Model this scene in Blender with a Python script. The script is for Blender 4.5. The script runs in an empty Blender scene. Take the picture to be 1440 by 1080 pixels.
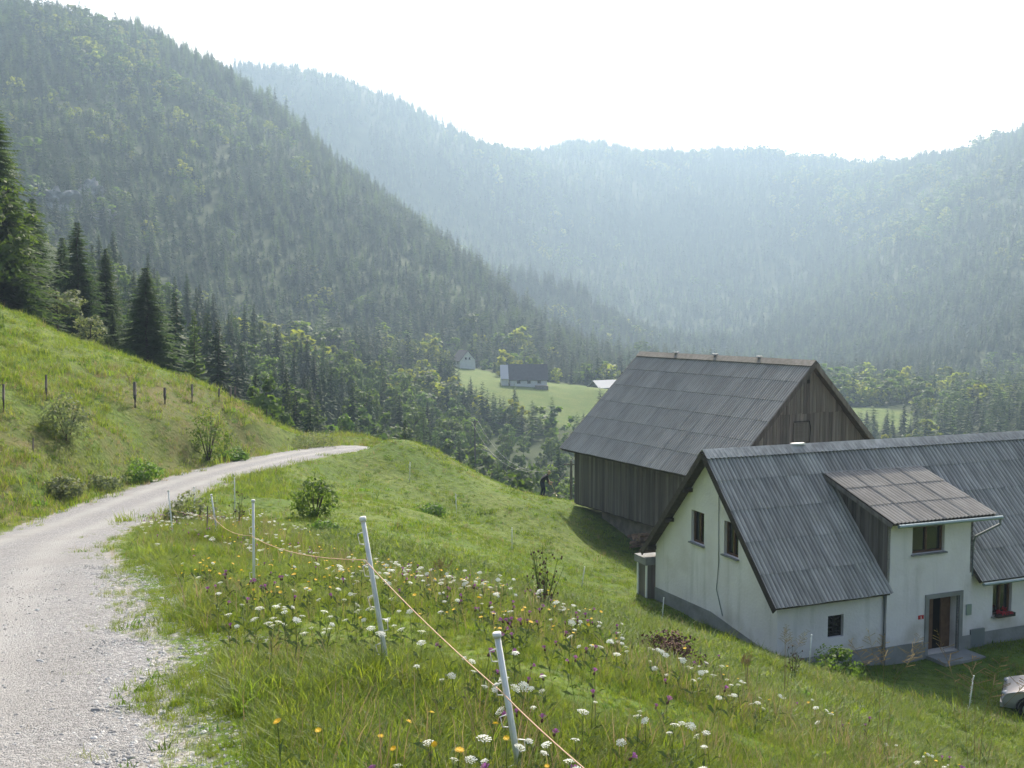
import bpy, bmesh, math, random
import numpy as np
from mathutils import Vector, Matrix
from mathutils.geometry import tessellate_polygon

# ------------------------------------------------------------------ camera, sky, sun, exposure
scene = bpy.context.scene
COL = scene.collection
PITCH = math.atan(95 / 1400)
cam_d = bpy.data.cameras.new("camera")
cam_d.lens = 35.0; cam_d.sensor_width = 36.0
cam_d.clip_start = 0.1; cam_d.clip_end = 9000
cam = bpy.data.objects.new("camera", cam_d); COL.objects.link(cam)
cam.location = (0, 0, 0)                      # the eye is the origin, the ground under it is at -1.6
cam.rotation_euler = (math.pi / 2 - PITCH, 0, 0)
scene.camera = cam

SUN_AZ, SUN_EL = math.radians(8), math.radians(37)   # azimuth to the right of the view axis (+Y)
world = bpy.data.worlds.new("World"); scene.world = world
world.use_nodes = True
wn = world.node_tree.nodes; wl = world.node_tree.links
bg = wn["Background"]
sky = wn.new("ShaderNodeTexSky"); sky.sky_type = 'NISHITA'; sky.sun_disc = False
sky.sun_elevation = SUN_EL; sky.sun_rotation = SUN_AZ
sky.air_density = 0.85; sky.dust_density = 6.0; sky.ozone_density = 1.0
wl.new(sky.outputs[0], bg.inputs[0]); bg.inputs[1].default_value = 0.15

sun_d = bpy.data.lights.new("sun", 'SUN'); sun_d.energy = 5.0; sun_d.angle = math.radians(0.5)
sun_d.color = (1.0, 0.92, 0.78)
sun = bpy.data.objects.new("sun", sun_d); COL.objects.link(sun)
SUN_DIR = Vector((math.sin(SUN_AZ) * math.cos(SUN_EL), math.cos(SUN_AZ) * math.cos(SUN_EL), math.sin(SUN_EL)))
sun.rotation_euler = SUN_DIR.to_track_quat('Z', 'Y').to_euler()
sun.location = SUN_DIR * 60

vs = scene.view_settings
vs.view_transform = 'Standard'; vs.look = 'None'; vs.gamma = 1.0; vs.use_curve_mapping = False
vs.exposure = 0.84
cy = scene.cycles
cy.use_denoising = True
try: cy.denoiser = 'OPENIMAGEDENOISE'
except Exception: pass
cy.max_bounces = 6; cy.diffuse_bounces = 2; cy.glossy_bounces = 2; cy.transmission_bounces = 4
cy.transparent_max_bounces = 8; cy.volume_bounces = 0
cy.use_adaptive_sampling = True; cy.adaptive_threshold = 0.02
cy.sample_clamp_indirect = 4.0

rng = np.random.default_rng(7)
random.seed(7)

# ------------------------------------------------------------------ helpers
def P(px, py, d):
    """world point on the sight line of a photograph pixel at forward distance d (used to survey the place)"""
    xn = (px - 720) / 1400; yn = (540 - py) / 1400
    cp, sp = math.cos(PITCH), math.sin(PITCH)
    k = d / (cp + yn * sp)
    return (xn * k, d, (-sp + yn * cp) * k)

def link(o, parent=None):
    COL.objects.link(o)
    if parent is not None: o.parent = parent
    return o

def tag(o, label=None, cat=None, group=None, kind=None):
    if label: o["label"] = label
    if cat: o["category"] = cat
    if group: o["group"] = group
    if kind: o["kind"] = kind
    return o

def empty(name, loc=(0, 0, 0), rz=0.0, label=None, cat=None, group=None):
    o = bpy.data.objects.new(name, None); o.empty_display_size = 0.3
    o.location = loc; o.rotation_euler = (0, 0, rz)
    COL.objects.link(o)
    return tag(o, label, cat, group)

class MB:
    def __init__(self): self.v = []; self.f = []; self.m = []
    def add(self, vs_, fs_, mi=0):
        b = len(self.v); self.v += [tuple(p) for p in vs_]
        self.f += [tuple(i + b for i in f) for f in fs_]; self.m += [mi] * len(fs_)
    def box(self, x0, x1, y0, y1, z0, z1, mi=0):
        v = [(x0,y0,z0),(x1,y0,z0),(x1,y1,z0),(x0,y1,z0),(x0,y0,z1),(x1,y0,z1),(x1,y1,z1),(x0,y1,z1)]
        self.add(v, [(0,3,2,1),(4,5,6,7),(0,1,5,4),(1,2,6,5),(2,3,7,6),(3,0,4,7)], mi)
    def beam(self, a, b, w, h, mi=0, up=(0, 0, 1)):
        a = Vector(a); b = Vector(b); d = (b - a).normalized()
        s = d.cross(Vector(up)).normalized() * (w / 2); u = s.cross(d).normalized() * (h / 2)
        v = [a-s-u, a+s-u, a+s+u, a-s+u, b-s-u, b+s-u, b+s+u, b-s+u]
        self.add(v, [(0,1,2,3),(7,6,5,4),(0,4,5,1),(1,5,6,2),(2,6,7,3),(3,7,4,0)], mi)
    def tube(self, pts, rad, n=8, mi=0, cap=True):
        pts = [Vector(p) for p in pts]
        if not hasattr(rad, '__len__'): rad = [rad] * len(pts)
        b = len(self.v)
        for i, p in enumerate(pts):
            d = (pts[min(i+1, len(pts)-1)] - pts[max(i-1, 0)]).normalized()
            s = d.cross(Vector((0, 0, 1)))
            if s.length < 1e-3: s = d.cross(Vector((1, 0, 0)))
            s.normalize(); u = s.cross(d)
            for k in range(n):
                a = 2 * math.pi * k / n
                self.v.append(tuple(p + (s * math.cos(a) + u * math.sin(a)) * rad[i]))
        for i in range(len(pts) - 1):
            for k in range(n):
                k2 = (k + 1) % n
                self.f.append((b+i*n+k, b+i*n+k2, b+(i+1)*n+k2, b+(i+1)*n+k)); self.m.append(mi)
        if cap:
            self.f.append(tuple(b + k for k in range(n))[::-1]); self.m.append(mi)
            e = b + (len(pts)-1)*n
            self.f.append(tuple(e + k for k in range(n))); self.m.append(mi)
    def ellipsoid(self, c, r, nu=10, nv=7, mi=0):
        b = len(self.v)
        for j in range(nv + 1):
            t = math.pi * j / nv
            for i in range(nu):
                a = 2 * math.pi * i / nu
                self.v.append((c[0]+r[0]*math.sin(t)*math.cos(a), c[1]+r[1]*math.sin(t)*math.sin(a), c[2]+r[2]*math.cos(t)))
        for j in range(nv):
            for i in range(nu):
                i2 = (i + 1) % nu
                self.f.append((b+j*nu+i, b+(j+1)*nu+i, b+(j+1)*nu+i2, b+j*nu+i2)); self.m.append(mi)
    def poly_wall(self, outer, holes, o, e1, e2, n, thick, mi=0):
        """a flat wall with openings: outline and holes in (a, b) along e1, e2; thickness behind along -n"""
        o, e1, e2, n = Vector(o), Vector(e1), Vector(e2), Vector(n)
        loops = [[Vector((a, b, 0)) for a, b in outer]] + [[Vector((a, b, 0)) for a, b in h] for h in holes]
        tris = tessellate_polygon(loops)
        flat = [p for l in loops for p in l]
        b = len(self.v); N = len(flat)
        for p in flat: self.v.append(tuple(o + e1 * p.x + e2 * p.y))
        for p in flat: self.v.append(tuple(o + e1 * p.x + e2 * p.y - n * thick))
        for t in tris:
            nn = (flat[t[1]] - flat[t[0]]).cross(flat[t[2]] - flat[t[0]]).z
            t = tuple(t) if nn * (e1.cross(e2)).dot(n) > 0 else tuple(t)[::-1]
            self.f.append(tuple(b + i for i in t)); self.m.append(mi)
            self.f.append(tuple(b + N + i for i in t[::-1])); self.m.append(mi)
        k = b
        for l in loops:
            m_ = len(l)
            for i in range(m_):
                j = (i + 1) % m_
                self.f.append((k+i, k+j, k+N+j, k+N+i)); self.m.append(mi)
            k += m_
    def mesh(self, name, mats, smooth=False):
        me = bpy.data.meshes.new(name)
        me.from_pydata(self.v, [], self.f)
        mats = mats if isinstance(mats, (list, tuple)) else [mats]
        for m in mats: me.materials.append(m)
        if len(mats) > 1: me.polygons.foreach_set("material_index", self.m)
        me.polygons.foreach_set("use_smooth", [bool(smooth)] * len(self.f))
        me.update()
        return me
    def build(self, name, mats, parent=None, smooth=False):
        return link(bpy.data.objects.new(name, self.mesh(name, mats, smooth)), parent)

def np_mesh(name, V, F, mat, smooth=False):
    me = bpy.data.meshes.new(name)
    V = np.asarray(V, dtype=np.float32); F = np.asarray(F, dtype=np.int32)
    k = F.shape[1]
    me.vertices.add(len(V)); me.vertices.foreach_set("co", V.ravel())
    me.loops.add(F.size); me.loops.foreach_set("vertex_index", F.ravel())
    me.polygons.add(len(F))
    me.polygons.foreach_set("loop_start", np.arange(0, F.size, k, dtype=np.int32))
    me.polygons.foreach_set("loop_total", np.full(len(F), k, dtype=np.int32))
    me.polygons.foreach_set("use_smooth", np.full(len(F), bool(smooth)))
    me.materials.append(mat); me.update(calc_edges=True); me.validate()
    return me

# ------------------------------------------------------------------ materials
def srgb(r, g, b):
    f = lambda c: (c/255/12.92) if c/255 <= 0.04045 else ((c/255+0.055)/1.055)**2.4
    return (f(r), f(g), f(b), 1)

def mat(name, col, rough=0.85, col2=None, scale=3.0, bump=0.0, bscale=20.0, metal=0.0, spec=0.3,
        rnd=0.0, stretch=(1, 1, 1), translucent=0.0, tcol=None, detail=5.0, contrast=(0.35, 0.65), emit=None):
    m = bpy.data.materials.new(name); m.use_nodes = True
    nt = m.node_tree; N = nt.nodes; L = nt.links
    b = N["Principled BSDF"]
    b.inputs["Roughness"].default_value = rough; b.inputs["Metallic"].default_value = metal
    b.inputs["Specular IOR Level"].default_value = spec
    col = tuple(col) + ((1,) if len(col) == 3 else ())
    src = None
    tc = N.new("ShaderNodeTexCoord"); mp = N.new("ShaderNodeMapping"); L.new(tc.outputs["Object"], mp.inputs[0])
    mp.inputs["Scale"].default_value = stretch
    if rnd > 0:
        oo = N.new("ShaderNodeObjectInfo"); om = N.new("ShaderNodeMath"); om.operation = 'MULTIPLY'; om.inputs[1].default_value = 57.0
        L.new(oo.outputs["Random"], om.inputs[0]); L.new(om.outputs[0], mp.inputs["Location"])
    if col2 is not None:
        col2 = tuple(col2) + ((1,) if len(col2) == 3 else ())
        nz = N.new("ShaderNodeTexNoise"); nz.inputs["Scale"].default_value = scale; nz.inputs["Detail"].default_value = detail
        L.new(mp.outputs[0], nz.inputs["Vector"])
        rp = N.new("ShaderNodeMapRange"); rp.inputs[1].default_value = contrast[0]; rp.inputs[2].default_value = contrast[1]
        L.new(nz.outputs[0], rp.inputs[0])
        mx = N.new("ShaderNodeMix"); mx.data_type = 'RGBA'
        mx.inputs[6].default_value = col; mx.inputs[7].default_value = col2
        L.new(rp.outputs[0], mx.inputs[0]); src = mx.outputs[2]
    if rnd > 0:
        oi = N.new("ShaderNodeObjectInfo")
        hs = N.new("ShaderNodeHueSaturation")
        mr = N.new("ShaderNodeMapRange"); mr.inputs[3].default_value = 1 - rnd; mr.inputs[4].default_value = 1 + rnd
        L.new(oi.outputs["Random"], mr.inputs[0]); L.new(mr.outputs[0], hs.inputs["Value"])
        mh = N.new("ShaderNodeMath"); mh.operation = 'MULTIPLY_ADD'; mh.inputs[1].default_value = 7.31; mh.inputs[2].default_value = 0
        L.new(oi.outputs["Random"], mh.inputs[0])
        fr = N.new("ShaderNodeMath"); fr.operation = 'FRACT'; L.new(mh.outputs[0], fr.inputs[0])
        mr2 = N.new("ShaderNodeMapRange"); mr2.inputs[3].default_value = 0.5 - rnd*0.05; mr2.inputs[4].default_value = 0.5 + rnd*0.05
        L.new(fr.outputs[0], mr2.inputs[0]); L.new(mr2.outputs[0], hs.inputs["Hue"])
        if src is not None: L.new(src, hs.inputs["Color"])
        else: hs.inputs["Color"].default_value = col
        src = hs.outputs[0]
    if src is not None: L.new(src, b.inputs["Base Color"])
    else: b.inputs["Base Color"].default_value = col
    if bump > 0:
        nz2 = N.new("ShaderNodeTexNoise"); nz2.inputs["Scale"].default_value = bscale; nz2.inputs["Detail"].default_value = 6
        L.new(mp.outputs[0], nz2.inputs["Vector"])
        bp = N.new("ShaderNodeBump"); bp.inputs["Strength"].default_value = bump; bp.inputs["Distance"].default_value = 0.05
        L.new(nz2.outputs[0], bp.inputs["Height"]); L.new(bp.outputs[0], b.inputs["Normal"])
    if translucent > 0:
        out = N["Material Output"]
        tr = N.new("ShaderNodeBsdfTranslucent"); mxs = N.new("ShaderNodeMixShader"); mxs.inputs[0].default_value = translucent
        if tcol is not None:
            tm = N.new("ShaderNodeMix"); tm.data_type = 'RGBA'; tm.blend_type = 'MULTIPLY'; tm.inputs[0].default_value = 1
            tm.inputs[7].default_value = tuple(tcol) + (1,)
            if src is not None: L.new(src, tm.inputs[6])
            else: tm.inputs[6].default_value = col
            L.new(tm.outputs[2], tr.inputs[0])
        elif src is not None: L.new(src, tr.inputs[0])
        else: tr.inputs[0].default_value = col
        L.new(b.outputs[0], mxs.inputs[1]); L.new(tr.outputs[0], mxs.inputs[2]); L.new(mxs.outputs[0], out.inputs[0])
    return m

def dark_valleys(m, amp=.026, lo=.45, hi=1.15):
    """old corrugated sheets: colour set by profile height, darker in the valleys, paler on the crests"""
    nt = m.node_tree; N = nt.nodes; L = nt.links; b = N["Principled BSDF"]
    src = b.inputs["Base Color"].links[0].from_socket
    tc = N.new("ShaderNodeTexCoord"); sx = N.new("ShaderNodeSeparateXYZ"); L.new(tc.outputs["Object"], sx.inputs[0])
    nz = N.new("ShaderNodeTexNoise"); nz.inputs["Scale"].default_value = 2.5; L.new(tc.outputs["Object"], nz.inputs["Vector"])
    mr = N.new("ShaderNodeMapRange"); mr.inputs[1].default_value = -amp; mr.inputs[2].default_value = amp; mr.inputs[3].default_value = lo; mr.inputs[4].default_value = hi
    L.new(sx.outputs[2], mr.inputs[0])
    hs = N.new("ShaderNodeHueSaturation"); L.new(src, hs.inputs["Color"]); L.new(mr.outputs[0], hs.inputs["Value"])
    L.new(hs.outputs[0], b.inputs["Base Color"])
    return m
def weather_wall(m):
    """splashed soil along the foot of the wall and rain streaks, each with its own ragged outline"""
    nt = m.node_tree; N = nt.nodes; L = nt.links; b = N["Principled BSDF"]
    src = b.inputs["Base Color"].links[0].from_socket
    tc = N.new("ShaderNodeTexCoord"); sx = N.new("ShaderNodeSeparateXYZ"); L.new(tc.outputs["Object"], sx.inputs[0])
    def noise(sc, st=(1, 1, 1)):
        mp = N.new("ShaderNodeMapping"); mp.inputs["Scale"].default_value = st; L.new(tc.outputs["Object"], mp.inputs[0])
        n = N.new("ShaderNodeTexNoise"); n.inputs["Scale"].default_value = sc; n.inputs["Detail"].default_value = 8; L.new(mp.outputs[0], n.inputs["Vector"]); return n.outputs[0]
    def mth(op, a, c):
        n = N.new("ShaderNodeMath"); n.operation = op
        for i, v in enumerate((a, c)):
            if isinstance(v, (int, float)): n.inputs[i].default_value = v
            else: L.new(v, n.inputs[i])
        return n.outputs[0]
    def mix(f, a, c):
        x = N.new("ShaderNodeMix"); x.data_type = 'RGBA'; L.new(f, x.inputs[0]); L.new(a, x.inputs[6]); x.inputs[7].default_value = c; return x.outputs[2]
    def ramp(v, a, c, hi=1.0):
        r = N.new("ShaderNodeMapRange"); r.inputs[1].default_value = a; r.inputs[2].default_value = c; r.inputs[4].default_value = hi; L.new(v, r.inputs[0]); return r.outputs[0]
    foot = ramp(mth('SUBTRACT', mth('MULTIPLY', noise(1.1), 2.6), sx.outputs[2]), .15, 1.0, .55)
    col = mix(foot, src, (.40, .36, .30, 1))
    col = mix(ramp(noise(2.2, (1, 1, .10)), .56, .72, .35), col, (.42, .41, .38, 1))
    col = mix(ramp(noise(.55), .58, .70, .30), col, (.46, .41, .35, 1))
    L.new(col, b.inputs["Base Color"])
    return m
M = {}
M['spruce'] = mat('spruce_needles', (.026, .050, .024), .8, (.044, .074, .030), 1.2, rnd=.40, translucent=.25, tcol=(1.6, 1.7, .9))
M['larch'] = mat('larch_needles', (.062, .105, .034), .8, (.085, .135, .042), 1.2, rnd=.25, translucent=.38, tcol=(1.7, 1.7, .8))
M['leaf'] = mat('broad_leaves', (.060, .105, .028), .7, (.095, .150, .040), .9, rnd=.28, translucent=.42, tcol=(1.8, 1.8, .7))
M['leaf_light'] = mat('light_leaves', (.12, .16, .035), .7, (.17, .20, .05), .9, rnd=.25, translucent=.5, tcol=(1.8, 1.7, .7))
M['spruce_near'] = mat('near_spruce_needles', (.045, .078, .034), .8, (.065, .105, .040), 1.2, rnd=.25, translucent=.35, tcol=(1.6, 1.7, .8))
M['leaf_grey'] = mat('grey_leaves', (.12, .15, .07), .7, (.16, .19, .10), 1.5, rnd=.2, translucent=.38, tcol=(1.5, 1.5, .9))
M['bark'] = mat('bark', (.09, .068, .05), .95, (.05, .04, .03), 6, bump=.5)
M['grass'] = mat('grass_blades', (.120, .190, .026), .6, (.170, .210, .040), .35, rnd=.30, translucent=.48, tcol=(1.55, 1.5, .65))
M['grass_mown'] = mat('mown_grass', (.110, .175, .020), .6, (.155, .200, .030), .35, rnd=.25, translucent=.48, tcol=(1.55, 1.55, .6))
M['grass_dry'] = mat('dry_grass', (.26, .21, .10), .7, (.34, .25, .13), 2.0, rnd=.25, translucent=.4)
M['weed'] = mat('weed_leaves', (.07, .13, .03), .6, (.10, .165, .04), 2, rnd=.3, translucent=.5, tcol=(1.6, 1.6, .6))
M['umbel'] = mat('umbel_white', (.72, .74, .66), .8, rnd=.12, translucent=.3)
M['yellow'] = mat('petal_yellow', (.80, .52, .02), .6, rnd=.12, translucent=.3)
M['purple'] = mat('petal_purple', (.34, .13, .33), .6, rnd=.2, translucent=.3)
M['brownhead'] = mat('seed_head', (.11, .06, .045), .9, rnd=.3)
M['stem'] = mat('stem', (.09, .13, .035), .7, translucent=.2)
M['plaster'] = mat('plaster', (.66, .64, .62), .9, (.74, .72, .70), .9, bump=.25, bscale=9, detail=8)
M['plinth'] = mat('plinth_render', (.27, .275, .27), .95, (.20, .20, .19), 1.5, bump=.4, bscale=7)
M['sheet_grey'] = mat('fibre_cement_dark', (.30, .285, .265), .8, (.46, .44, .41), 4.5, bump=.15, rnd=.16, stretch=(1, .22, 1), detail=9, contrast=(.38, .68))
M['sheet_warm'] = mat('fibre_cement_warm', (.28, .26, .235), .8, (.38, .355, .32), 4.5, bump=.15, rnd=.05, stretch=(1, .22, 1), detail=9)
M['sheet_barn'] = mat('fibre_cement_barn', (.37, .345, .31), .8, (.45, .425, .39), 3.0, bump=.12, rnd=.07, stretch=(1, .3, 1), detail=8)
M['ridge'] = mat('old_ridge', (.20, .18, .155), .9, (.27, .25, .22), 5, bump=.3, rnd=.1)
M['wood_old'] = mat('weathered_boards', (.085, .072, .06), .9, (.15, .135, .12), 5, bump=.5, bscale=14, rnd=.35, stretch=(1, 1, .06))
M['wood_gable'] = mat('gable_boards', (.095, .083, .07), .9, (.165, .15, .133), 5, bump=.5, bscale=14, rnd=.35, stretch=(1, 1, .06))
M['wood_dark'] = mat('dark_wood', (.045, .035, .028), .9, (.07, .055, .045), 6, bump=.3, rnd=.2)
M['wood_brown'] = mat('brown_frame', (.10, .05, .028), .6, (.14, .075, .04), 6, bump=.1)
M['glass'] = mat('window_glass', (.015, .017, .018), .08, spec=.6)
M['curtain'] = mat('curtain', (.35, .31, .25), .9)
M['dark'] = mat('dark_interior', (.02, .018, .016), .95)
M['stone'] = mat('rubble_stone', (.24, .21, .17), .95, (.15, .13, .11), 2.2, bump=.9, bscale=4)
M['metal'] = mat('zinc_gutter', (.30, .36, .36), .45, metal=.5, rnd=.05)
M['pipe'] = mat('downpipe', (.20, .22, .23), .5, metal=.3)
M['red'] = mat('red_enamel', (.45, .03, .03), .4)
M['white'] = mat('white_paint', (.78, .78, .75), .5)
M['post_white'] = mat('white_plastic', (.84, .84, .82), .45, (.72, .72, .69), 9, rnd=.05)
M['post_wood'] = mat('post_wood', (.13, .115, .095), .95, (.08, .07, .06), 9, bump=.4, rnd=.2, stretch=(1, 1, .15))
M['wire_orange'] = mat('polywire_orange', (.70, .44, .30), .6)
M['wire'] = mat('wire_grey', (.35, .36, .36), .5)
M['log_end'] = mat('log_ends', (.30, .21, .14), .9, (.19, .13, .09), 5, rnd=.35)
M['rock'] = mat('limestone', (.34, .335, .32), .95, (.20, .20, .19), .3, bump=.6, bscale=.3)
M['skin'] = mat('skin', (.46, .27, .19), .6)
M['shirt'] = mat('dark_shirt', (.022, .022, .026), .9, bump=.3, bscale=30)
M['trousers'] = mat('dark_blue_trousers', (.022, .028, .055), .9, bump=.3, bscale=30)
M['hair'] = mat('fair_hair', (.42, .34, .20), .8)
M['boot'] = mat('boot', (.02, .017, .014), .7)
M['tool_wood'] = mat('tool_handle', (.50, .40, .26), .6)
M['car_paint'] = mat('silver_paint', (.40, .39, .39), .38, metal=.35, spec=.5)
M['rubber'] = mat('tyre_rubber', (.015, .015, .016), .85)
M['alloy'] = mat('alloy', (.55, .56, .57), .3, metal=.8)
M['lamp_glass'] = mat('lamp_glass', (.30, .32, .34), .1, spec=.7)
M['pebble'] = mat('pebbles', (.47, .465, .455), .9, (.34, .335, .33), 3, rnd=.4)
M['far_roof'] = mat('far_dark_roof', (.070, .068, .072), .8, (.09, .085, .09), 1)
M['tin'] = mat('pale_tin', (.46, .46, .47), .6)
M['geranium'] = mat('geranium_red', (.45, .02, .03), .7, rnd=.3, translucent=.25)

for k_ in ('sheet_grey', 'sheet_barn', 'sheet_warm'): dark_valleys(M[k_])
M['wall'] = weather_wall(mat('house_plaster', (.74, .69, .695), .92, (.81, .765, .77), .9, bump=.3, bscale=9, detail=8))
# ground: meadow soil and turf with a forest-floor mask stored on the terrain
def ground_material():
    m = bpy.data.materials.new('meadow_turf'); m.use_nodes = True
    nt = m.node_tree; N = nt.nodes; L = nt.links; b = N["Principled BSDF"]
    b.inputs["Roughness"].default_value = .95; b.inputs["Specular IOR Level"].default_value = .1
    tc = N.new("ShaderNodeTexCoord")
    def noise(s, d=6):
        n = N.new("ShaderNodeTexNoise"); n.inputs["Scale"].default_value = s; n.inputs["Detail"].default_value = d
        L.new(tc.outputs["Object"], n.inputs["Vector"]); return n.outputs[0]
    def mix(f, a, c):
        x = N.new("ShaderNodeMix"); x.data_type = 'RGBA'
        L.new(f, x.inputs[0])
        for v, i in ((a, 6), (c, 7)):
            if isinstance(v, tuple): x.inputs[i].default_value = v
            else: L.new(v, x.inputs[i])
        return x.outputs[2]
    def rng_(f, a, c):
        r = N.new("ShaderNodeMapRange"); r.inputs[1].default_value = a; r.inputs[2].default_value = c
        L.new(f, r.inputs[0]); return r.outputs[0]
    g = mix(rng_(noise(.22), .4, .62), (.085, .140, .024, 1), (.125, .165, .036, 1))
    g = mix(rng_(noise(2.4), .45, .7), g, (.060, .095, .022, 1))
    g = mix(rng_(noise(9.0), .55, .75), g, (.125, .115, .05, 1))
    at = N.new("ShaderNodeAttribute"); at.attribute_name = "bank"
    g = mix(at.outputs["Fac"], g, mix(rng_(noise(.9), .35, .65), (.135, .115, .05, 1), (.085, .11, .03, 1)))
    a2 = N.new("ShaderNodeAttribute"); a2.attribute_name = "soil"
    g = mix(a2.outputs["Fac"], g, mix(rng_(noise(1.6), .35, .65), (.20, .115, .07, 1), (.15, .11, .06, 1)))
    a4 = N.new("ShaderNodeAttribute"); a4.attribute_name = "verge"
    vo = N.new("ShaderNodeTexVoronoi"); vo.inputs["Scale"].default_value = 40; L.new(tc.outputs["Object"], vo.inputs["Vector"])
    sc_ = N.new("ShaderNodeSeparateColor"); L.new(vo.outputs["Color"], sc_.inputs[0])
    vf = N.new("ShaderNodeMath"); vf.operation = 'ADD'; L.new(a4.outputs["Fac"], vf.inputs[0]); L.new(noise(3.5), vf.inputs[1])
    g = mix(rng_(vf.outputs[0], .85, 1.05), g, mix(sc_.outputs[0], (.15, .14, .125, 1), (.34, .335, .32, 1)))
    a3 = N.new("ShaderNodeAttribute"); a3.attribute_name = "forest"
    g = mix(a3.outputs["Fac"], g, mix(rng_(noise(.05), .4, .6), (.030, .047, .015, 1), (.050, .068, .022, 1)))
    L.new(g, b.inputs["Base Color"])
    bp = N.new("ShaderNodeBump"); bp.inputs["Strength"].default_value = .8; bp.inputs["Distance"].default_value = .12
    L.new(noise(5.0, 8), bp.inputs["Height"]); L.new(bp.outputs[0], b.inputs["Normal"])
    return m
M['ground'] = ground_material()

def gravel_material():
    m = bpy.data.materials.new('gravel'); m.use_nodes = True
    nt = m.node_tree; N = nt.nodes; L = nt.links; b = N["Principled BSDF"]
    b.inputs["Roughness"].default_value = .95; b.inputs["Specular IOR Level"].default_value = .15
    tc = N.new("ShaderNodeTexCoord")
    vo = N.new("ShaderNodeTexVoronoi"); vo.inputs["Scale"].default_value = 42; L.new(tc.outputs["Object"], vo.inputs["Vector"])
    v2 = N.new("ShaderNodeTexVoronoi"); v2.inputs["Scale"].default_value = 95; L.new(tc.outputs["Object"], v2.inputs["Vector"])
    bw = N.new("ShaderNodeSeparateColor"); L.new(vo.outputs["Color"], bw.inputs[0])
    rp = N.new("ShaderNodeValToRGB"); L.new(bw.outputs[0], rp.inputs[0])
    e = rp.color_ramp.elements; e[0].color = (.17, .17, .178, 1); e[1].color = (.43, .43, .435, 1)
    nz = N.new("ShaderNodeTexNoise"); nz.inputs["Scale"].default_value = .7; nz.inputs["Detail"].default_value = 5
    L.new(tc.outputs["Object"], nz.inputs["Vector"])
    r2 = N.new("ShaderNodeMapRange"); r2.inputs[1].default_value = .40; r2.inputs[2].default_value = .68; L.new(nz.outputs[0], r2.inputs[0])
    at = N.new("ShaderNodeAttribute"); at.attribute_name = "rut"
    mx = N.new("ShaderNodeMix"); mx.data_type = 'RGBA'; L.new(at.outputs["Fac"], mx.inputs[0])
    L.new(rp.outputs[0], mx.inputs[6]); mx.inputs[7].default_value = (.40, .395, .39, 1)
    m2 = N.new("ShaderNodeMix"); m2.data_type = 'RGBA'
    mul = N.new("ShaderNodeMath"); mul.operation = 'MULTIPLY'; mul.inputs[1].default_value = .5; L.new(r2.outputs[0], mul.inputs[0])
    L.new(mul.outputs[0], m2.inputs[0]); L.new(mx.outputs[2], m2.inputs[6]); m2.inputs[7].default_value = (.28, .272, .262, 1)
    L.new(m2.outputs[2], b.inputs["Base Color"])
    ad = N.new("ShaderNodeMath"); ad.operation = 'ADD'; L.new(vo.outputs["Distance"], ad.inputs[0]); L.new(v2.outputs["Distance"], ad.inputs[1])
    bp = N.new("ShaderNodeBump"); bp.inputs["Strength"].default_value = .9; bp.inputs["Distance"].default_value = .02; bp.invert = True
    L.new(ad.outputs[0], bp.inputs["Height"]); L.new(bp.outputs[0], b.inputs["Normal"])
    return m
M['gravel'] = gravel_material()

# ------------------------------------------------------------------ the lie of the land
def vnoise(x, y, s, seed=0):
    x = np.asarray(x) / s; y = np.asarray(y) / s
    xi = np.floor(x).astype(np.int64); yi = np.floor(y).astype(np.int64); fx = x - xi; fy = y - yi
    fx = fx*fx*(3-2*fx); fy = fy*fy*(3-2*fy)
    def h(a, b):
        n = (a * 374761393 + b * 668265263 + seed * 1274126177) & 0x7fffffff
        n = ((n ^ (n >> 13)) * 1274126177) & 0x7fffffff
        return ((n ^ (n >> 16)) & 0xffff) / 65535.0 * 2 - 1
    return ((h(xi, yi)*(1-fx) + h(xi+1, yi)*fx)*(1-fy) + (h(xi, yi+1)*(1-fx) + h(xi+1, yi+1)*fx)*fy)

HX, HY, HZ = 8.96, 33.0, -12.3          # house: near corner, yard level
HA = math.radians(22)
BX, BY, BZ = 10.3, 48.0, -14.0          # barn: near left eave corner
BA = math.radians(29.3)

ctrl = [(0,0,-1.6),(1.5,1.5,-2.0),(-3,-3,-1.5),(0,-8,-1.2),(6,0,-3.6),(-6,0,-1.3),
        (-1.65,5.4,-2.42),(-3.9,10.5,-3.2),(-6.4,16.2,-4.1),(-9,22,-5.0),(-10.8,28.6,-6.0),(-12.2,37,-6.55),(-12.5,45,-7.15),(-11.4,56,-7.9),(-8.7,64,-8.2),
        (-5.3,4,-2.1),(-7.7,9,-3.0),(-10.2,14.5,-3.9),(-12.8,20.5,-4.85),(-14.3,28.6,-6.0),(-15,37,-6.5),(-15.1,45,-7.1),(-14.2,55,-7.8),(-13,66,-8.3),
        (-8.5,4,-1.4),(-11,9,-1.9),(-14,14,-2.4),(-17,22,-2.9)]
ctrl += [P(512,728+212,6.9), P(357,820,12.8), P(302,765,21), P(241,752,23), P(720,1172,5.2)]
ctrl += [P(933,878,36), P(1139,937,31), P(1365,995,29), P(820,833,40), P(720,775,44), P(641,723,50), P(577,678,54)]
ctrl += [(0,22,-6.3),(4,14,-5.6),(9,20,-9.0),(12,23,-10.5),(5,27,-8.8),(-4,30,-6.7),(-3,40,-8.2),(6,8,-5.0),(10,10,-7.5),(14,14,-10.3),(17,22,-12.0),(20,10,-12.5)]
ctrl += [P(560,613,61), P(620,640,62), P(700,680,64), P(770,703,65), (1.7,55,-10.7),(2.2,60,-11.5),(.5,58,-10.7),(-11,71,-8.5),(-16,70,-8.6)]
ctrl += [P(808,709,61), (3,63,-11.5), P(830,728,58), P(850,768,55), P(905,790,52),(12,47,-13.4),(5.5,44,-12.0),(24,55,-14.2),(15,62,-14.0),(8,66,-13.2)]
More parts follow.
